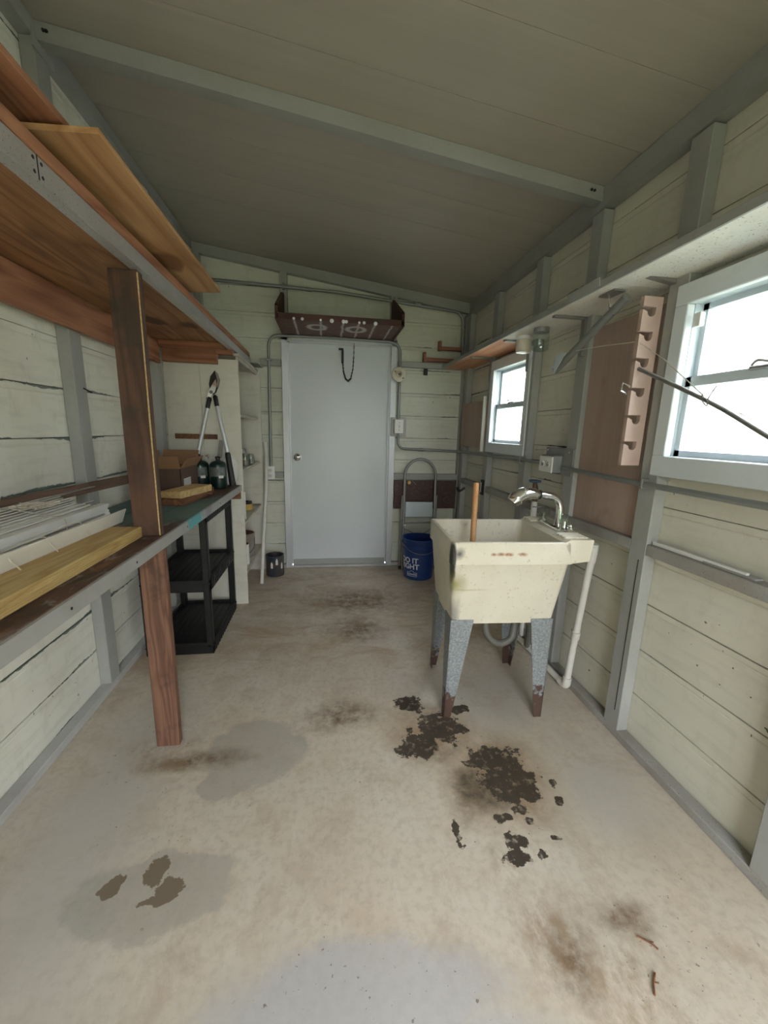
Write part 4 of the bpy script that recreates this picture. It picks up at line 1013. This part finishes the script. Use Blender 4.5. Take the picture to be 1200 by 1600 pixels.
# ================================================================ CONDUITS AND ELECTRICAL
def cond(name, label, path, r=.0115, rad=.07):
    return tag(obj(name, T(arcpts(path, rad, 8), r, 12), 'conduit', smooth=True), label, 'conduit')
c1 = thing('conduit', 'grey metal conduit crossing high on the back wall above the wooden shelf', 'conduit', (.1, 3.65, 2.4), 0, 'grey conduits on the walls')
obj('pipe', T(arcpts([(-.97, 3.655, 2.425), (.1, 3.655, 2.402), (1.205, 3.655, 2.31), (1.215, 3.655, 1.90)], .09, 8), .0125, 12), 'conduit', c1, smooth=True)
for x, z in ((-.335, 2.41), (.59, 2.36)): 
    obj('strap', B(x-.008, x+.008, 3.641, 3.67, z-.02, z+.032, bev=.002), 'steel', c1)
    obj('coupling', T([(x+.18, 3.655, z-.003), (x+.23, 3.655, z-.006)], .0155, 12), 'conduit', c1, smooth=True)
c2 = thing('conduit', 'grey metal conduit arching over the door from the outlet to the switch', 'conduit', (.1, 3.65, 2.04), 0, 'grey conduits on the walls')
obj('pipe', T(arcpts([(-.475, 3.655, .95), (-.465, 3.652, 2.036), (.1, 3.648, 2.040), (.650, 3.648, 2.034), (.652, 3.65, 1.38)], .10, 10), .0125, 12), 'conduit', c2, smooth=True)
for z in (1.84,): obj('strap', B(-.49, -.44, 3.638, 3.67, z-.008, z+.008, bev=.002), 'steel', c2)
c3 = thing('conduit', 'grey metal conduit running from the light switch round the corner to the outlet', 'conduit', (.66, 3.65, 1.12), 0, 'grey conduits on the walls')
obj('pipe', T(arcpts([(.655, 3.655, 1.26), (.66, 3.655, 1.125), (.9, 3.655, 1.118), (1.225, 3.655, 1.108), (1.226, 3.5, 1.112), (1.227, 2.08, 1.128)], .07, 8), .0115, 12), 'conduit', c3, smooth=True)
obj('coupling', T([(.85, 3.655, 1.119), (.90, 3.655, 1.118)], .0145, 12), 'conduit', c3, smooth=True)
obj('strap', B(1.212, 1.24, 2.40, 2.412, 1.10, 1.145, bev=.002), 'steel', c3)
c4 = thing('conduit', 'grey metal conduit running under the large window from the metal outlet box', 'conduit', (1.22, 1.4, 1.10), 0, 'grey conduits on the walls')
obj('pipe', T([(1.222, 1.93, 1.115), (1.222, 1.4, 1.103), (1.222, -.6, 1.09)], .0115, 12), 'conduit', c4, smooth=True)
obj('strap', B(1.209, 1.24, 1.38, 1.392, 1.085, 1.125, bev=.002), 'steel', c4)
def outlet(name, label, axis, c, s, w=.070, h=.115):
    t = thing(name, label, 'outlet' if 'switch' not in name else 'switch', c)
    return t
t = thing('light_switch', 'light switch on a galvanised box to the side of the white door', 'switch', (.65, 3.65, 1.32))
obj('mounting_plate', B(.585, .725, 3.652, 3.669, 1.235, 1.402, bev=.002), 'steel', t)
obj('box', B(.61, .70, 3.612, 3.652, 1.262, 1.380, bev=.004), 'alum', t)
obj('cover_plate', B(.618, .692, 3.606, 3.613, 1.262, 1.382, bev=.002), 'white', t)
obj('toggle', B(.650, .660, 3.594, 3.607, 1.312, 1.332, bev=.002), 'label', t)
for z in (1.355, 1.29): obj('screw', Lz((.655, 3.606, z), [(.004, 0), (.003, .002)], 8, axis='Y'), 'steel', t)
t = thing('wall_outlet', 'white duplex outlet at the foot of the conduit beside the cabinet', 'outlet', (-.48, 3.65, .89))
obj('box', B(-.516, -.444, 3.63, 3.669, .838, .945, bev=.003), 'alum', t)
p = obj('cover_plate', B(-.522, -.440, 3.622, 3.631, .832, .950, bev=.002), 'white', t)
for z in (.868, .915):
    s_ = obj('socket', Lz((-.481, 3.622, z), [(.017, 0), (.016, .002)], 16, axis='Y'), 'label', t)
    bm = B(-.488, -.486, 3.6185, 3.6203, z-.004, z+.007); box(bm, -.476, -.474, 3.6185, 3.6203, z-.004, z+.007); obj('slot', bm, 'hw', s_)
t = thing('wall_outlet', 'white outlet on a grey metal box with mounting plate above the sink', 'outlet', (1.21, 2.0, 1.14))
obj('mounting_plate', B(1.228, 1.239, 1.868, 2.12, 1.075, 1.215, bev=.002), 'steel', t)
obj('box', B(1.178, 1.228, 1.955, 2.075, 1.085, 1.175, bev=.003), 'conduit', t)
obj('cover_plate', B(1.170, 1.178, 1.955, 2.08, 1.085, 1.17, bev=.002), 'white', t)
for y in (1.992, 2.043):
    s_ = obj('socket', Lz((1.170, y, 1.127), [(.016, 0), (.015, .002)], 16, axis='X'), 'label', t)
    bm = B(1.1665, 1.1683, y-.008, y-.006, 1.120, 1.131); box(bm, 1.1665, 1.1683, y+.004, y+.006, 1.120, 1.131); obj('slot', bm, 'hw', s_)
for y, z in ((1.89, 1.10), (1.90, 1.195), (2.10, 1.20)): obj('screw', Lz((1.228, y, z), [(.006, 0), (.004, .003)], 8, axis='X'), 'chrome', t)
t = thing('lamp_holder', 'round cream porcelain lamp holder on the conduit beside the door', 'lamp holder', (.642, 3.63, 1.768))
obj('base', Lz((.642, 3.636, 1.768), [(.060, 0), (.064, .006), (.060, .016), (.040, .022)], 28, axis='Y'), 'bulb', t, smooth=True)
obj('socket', Lz((.642, 3.614, 1.768), [(.028, 0), (.026, .022), (.020, .024), (.018, .008)], 20, axis='Y'), 'bulb', t, smooth=True)
obj('contact', Lz((.642, 3.60, 1.768), [(.012, 0), (.006, .004)], 12, axis='Y'), 'brass', t)
bm = bmesh.new()
for dx, dz in ((-.036, .022), (.034, -.030)): lathe(bm, (.642+dx, 3.617, 1.768+dz), [(.008, 0), (.006, .003)], 8, axis='Y')
obj('screw', bm, 'hw', t)

# ================================================================ RIGHT WALL
rs = thing('long_shelf', 'long narrow white painted shelf above the windows with a bare plywood end', 'shelf', (1.15, 1.9, 1.84))
def deck(y0, y1):
    bm = B(1.045, 1.238, y0, y1, 1.837, 1.853)
    cuts = sorted([y0]+[v for s_ in RST for v in s_ if y0 < v < y1]+[y1])
    for a, b in zip(cuts, cuts[1:]):
        m = (a+b)/2
        if not any(s_[0] < m < s_[1] for s_ in RST): box(bm, 1.238, 1.288, a+.001, b-.001, 1.837, 1.853)
    return bm
obj('board', deck(-.55, 1.498), 'shelfw', rs, label='white painted board')
obj('board', deck(1.502, 2.44), 'shelfw', rs, label='white painted board')
obj('board', deck(2.443, 3.655), 'orange_ply', rs, label='bare orange plywood board')
obj('edge_strip', B(1.036, 1.045, -.55, 3.66, 1.834, 1.860, bev=.001), 'frame', rs)
obj('edge_splice', B(1.030, 1.036, 1.53, 1.74, 1.838, 1.872, bev=.001), 'frame', rs)
for y in (2.445, 1.908, 3.02):
    bm = B(1.07, 1.236, y-.012, y+.012, 1.826, 1.836, bev=.001); box(bm, 1.226, 1.239, y-.012, y+.012, 1.66, 1.836)
    obj('bracket', bm, 'steel', rs)
bm = bmesh.new(); prism(bm, [(1.13, 1.836), (1.236, 1.836), (1.236, 1.82)], 1, 1.395, 1.42)
obj('bracket', bm, 'steel', rs)
# jars screwed under the shelf
t = thing('hanging_jar', 'cloudy cream jar hanging by its lid under the long shelf', 'jar', (1.14, 2.33, 1.74), 0, 'jars hanging under the long shelf')
obj('glass', Lz((1.14, 2.33, 1.742), [(.020, 0), (.040, .004), (.043, .012), (.043, .07), (.036, .078)], 24), 'bulb', t, smooth=True)
obj('lid', Lz((1.14, 2.33, 1.815), [(.040, 0), (.040, .020)], 24), 'white', t, smooth=True)
t = thing('hanging_jar', 'clear glass jar hanging by its lid next to the cloudy one', 'jar', (1.14, 2.14, 1.72), 0, 'jars hanging under the long shelf')
obj('glass', Lz((1.14, 2.14, 1.722), [(.034, 0), (.042, .006), (.043, .014), (.043, .085), (.037, .095)], 24), 'jar', t, smooth=True)
obj('lid', Lz((1.14, 2.14, 1.813), [(.040, 0), (.040, .022)], 24), 'steel', t, smooth=True)
# slanting grey tube
t = thing('metal_tube', 'grey metal tube slanting down from under the long shelf', 'tube', (1.12, 1.7, 1.7))
obj('tube', T([(1.13, 1.500, 1.800), (1.122, 1.93, 1.592)], .0165, 16), 'conduit', t, smooth=True)
obj('hanger', T([(1.125, 1.60, 1.836), (1.126, 1.585, 1.785), (1.128, 1.56, 1.75)], .004, 6), 'chrome', t)
obj('hinge_plate', BM((1.12, 1.53, 1.832), (1.12, 1.62, 1.832), .05, .006), 'steel', t)
bm = bmesh.new(); prism(bm, [(1.90, 1.575), (1.90, 1.655), (1.82, 1.655)], 0, 1.098, 1.101)
vs = [bm.verts.new(p) for p in ((1.098, 1.90, 1.575), (1.098, 1.90, 1.655), (1.13, 1.99, 1.60))]; bm.faces.new(vs)
obj('gusset', bm, 'sash', t)
tag(obj('string', T([(1.105, 1.84, 1.658), (1.14, 1.64, 1.650), (1.172, 1.462, 1.635), (1.15, 1.30, 1.545), (1.105, 1.08, 1.405)], .0016, 5), 'cord'), 'thin white string from the grey tube through the notched rack to the rod', 'string')
# pink plywood panels, paled in colour for the haze off the windows
tag(obj('wall_panel', B(1.262, 1.275, 1.432, 1.863, .874, 1.775), 'pink', org=(1.27, 1.6, .9)), 'hazed pink plywood panel between the studs beside the large window', 'panel')
tag(obj('wall_panel', B(1.228, 1.239, 3.05, 3.60, 1.165, 1.53), 'pink'), 'hazed pink plywood panel between the far window and the corner', 'panel')
tag(obj('wood_strip', B(1.205, 1.227, 3.045, 3.065, 1.14, 1.56), 'vinyl'), 'slim pale strip along the edge of the far pink panel', 'strip')
# notched rod rack
t = thing('rod_rack', 'pale pink notched board holding a rod beside the large window', 'rack', (1.2, 1.46, 1.18))
zs = [1.74, 1.655, 1.560, 1.452, 1.35, 1.25]
bm = B(1.214, 1.239, 1.445, 1.463, 1.17, 1.79)
top = 1.79
for z in zs + [None]:
    lo = 1.17 if z is None else z+.014
    prism(bm, [(1.160, lo), (1.214, lo), (1.214, top), (1.160, top)], 1, 1.445, 1.463)
    if z is None: break
    # round bottomed notch open towards the room
    arc = [(1.197+.017*math.cos(R(a_)), z-.003+.017*math.sin(R(a_))) for a_ in range(0, -181, -20)]
    for (u0, v0), (u1, v1) in zip(arc, arc[1:]):
        prism(bm, [(u1, z-.022), (u0, z-.022), (u0, v0), (u1, v1)], 1, 1.445, 1.463)
    prism(bm, [(1.160, z-.022), (1.180, z-.022), (1.180, z-.003), (1.163, z+.004), (1.160, z+.004)], 1, 1.445, 1.463)
    top = z-.022
obj('notched_board', bm, 'pinkl', t)
obj('rack_bracket', T([(1.160, 1.455, 1.47), (1.14, 1.47, 1.485), (1.135, 1.47, 1.455), (1.158, 1.465, 1.445)], .004, 6), 'chrome', t)
t = thing('fishing_rod', 'thin grey rod resting in a rack notch and crossing the large window', 'rod', (1.18, 1.47, 1.553))
obj('blank', T([(1.190, 1.50, 1.555), (1.10, 1.065, 1.391), (1.06, .872, 1.305), (1.0, .58, 1.17)], .006, 10, radii=[.0075, .0065, .006, .005], smooth=3), 'steel', t, smooth=True)
obj('wire_clip', T([(1.095, 1.075, 1.410), (1.11, 1.09, 1.395), (1.10, 1.06, 1.375), (1.085, 1.045, 1.395), (1.09, 1.03, 1.43)], .0018, 6, smooth=4), 'steel', t)
obj('line', T([(1.098, 1.06, 1.40), (1.06, .87, 1.322), (1.0, .58, 1.19)], .001, 4), 'cord', t)
# strip lying on the near mid rail
tag(obj('loose_molding', BM((1.262, 1.335, .880), (1.262, .98, .880), .012, .012), 'white'), 'short white molding scrap lying on the wall rail under the large window', 'molding')
tag(obj('metal_scrap', BM((1.268, 1.12, .876), (1.268, .95, .876), .03, .006), 'frame'), 'thin grey scrap lying on the wall rail beyond the white molding', 'scrap')
# latch box and hook on the far stud
t = thing('wall_latch', 'small dark metal latch on the far wall stud behind the sink', 'latch', (1.22, 3.02, .87))
obj('plate', B(1.228, 1.239, 2.995, 3.045, .80, .92, bev=.002), 'hw', t)
obj('bolt', T([(1.222, 3.02, .82), (1.222, 3.02, .90)], .007, 8), 'steel', t)
tag(obj('coat_hook', T([(1.236, 3.42, .80), (1.19, 3.42, .77), (1.17, 3.42, .78), (1.165, 3.42, .805)], .010, 8, smooth=3), 'hw', smooth=True), 'dark iron hook on the wall near the back corner behind the sink', 'hook')
# two reddish arms in the back corner
for x0, z, y, lab in ((.995, 2.005, 3.66, 'upper reddish wooden arm with an end stop in the back corner'), (.86, 1.905, 3.66, 'lower reddish wooden arm with an end stop in the back corner')):
    t = thing('coat_peg', lab, 'peg', (x0, y, z), 0, 'reddish wooden arms in the back corner')
    obj('bar', B(x0+.015, 1.201, 3.628, 3.668, z-.014, z+.014, bev=.002), 'rustw', t)
    obj('end_stop', B(x0-.005, x0+.018, 3.622, 3.669, z-.022, z+.060, bev=.002), 'rustw', t)

# ================================================================ DEBRIS ON THE FLOOR
for pts, lab in ((((.757, .592, .004), (.772, .612, .005), (.79, .628, .004)), 'small dry twig on the floor nearest the camera'), (((.80, .70, .003), (.822, .684, .004), (.835, .668, .003)), 'thin curved twig on the floor beside the faint brown stain')):
    t = thing('twig', lab, 'twig', (pts[1][0], pts[1][1], 0), 0, 'dry twigs on the floor')
    obj('stem', T(pts, .0022, 6, smooth=3), 'brownw', t)
    obj('side_stem', T([pts[1], (pts[1][0]+.012, pts[1][1]-.002, .004)], .0015, 5), 'brownw', t)
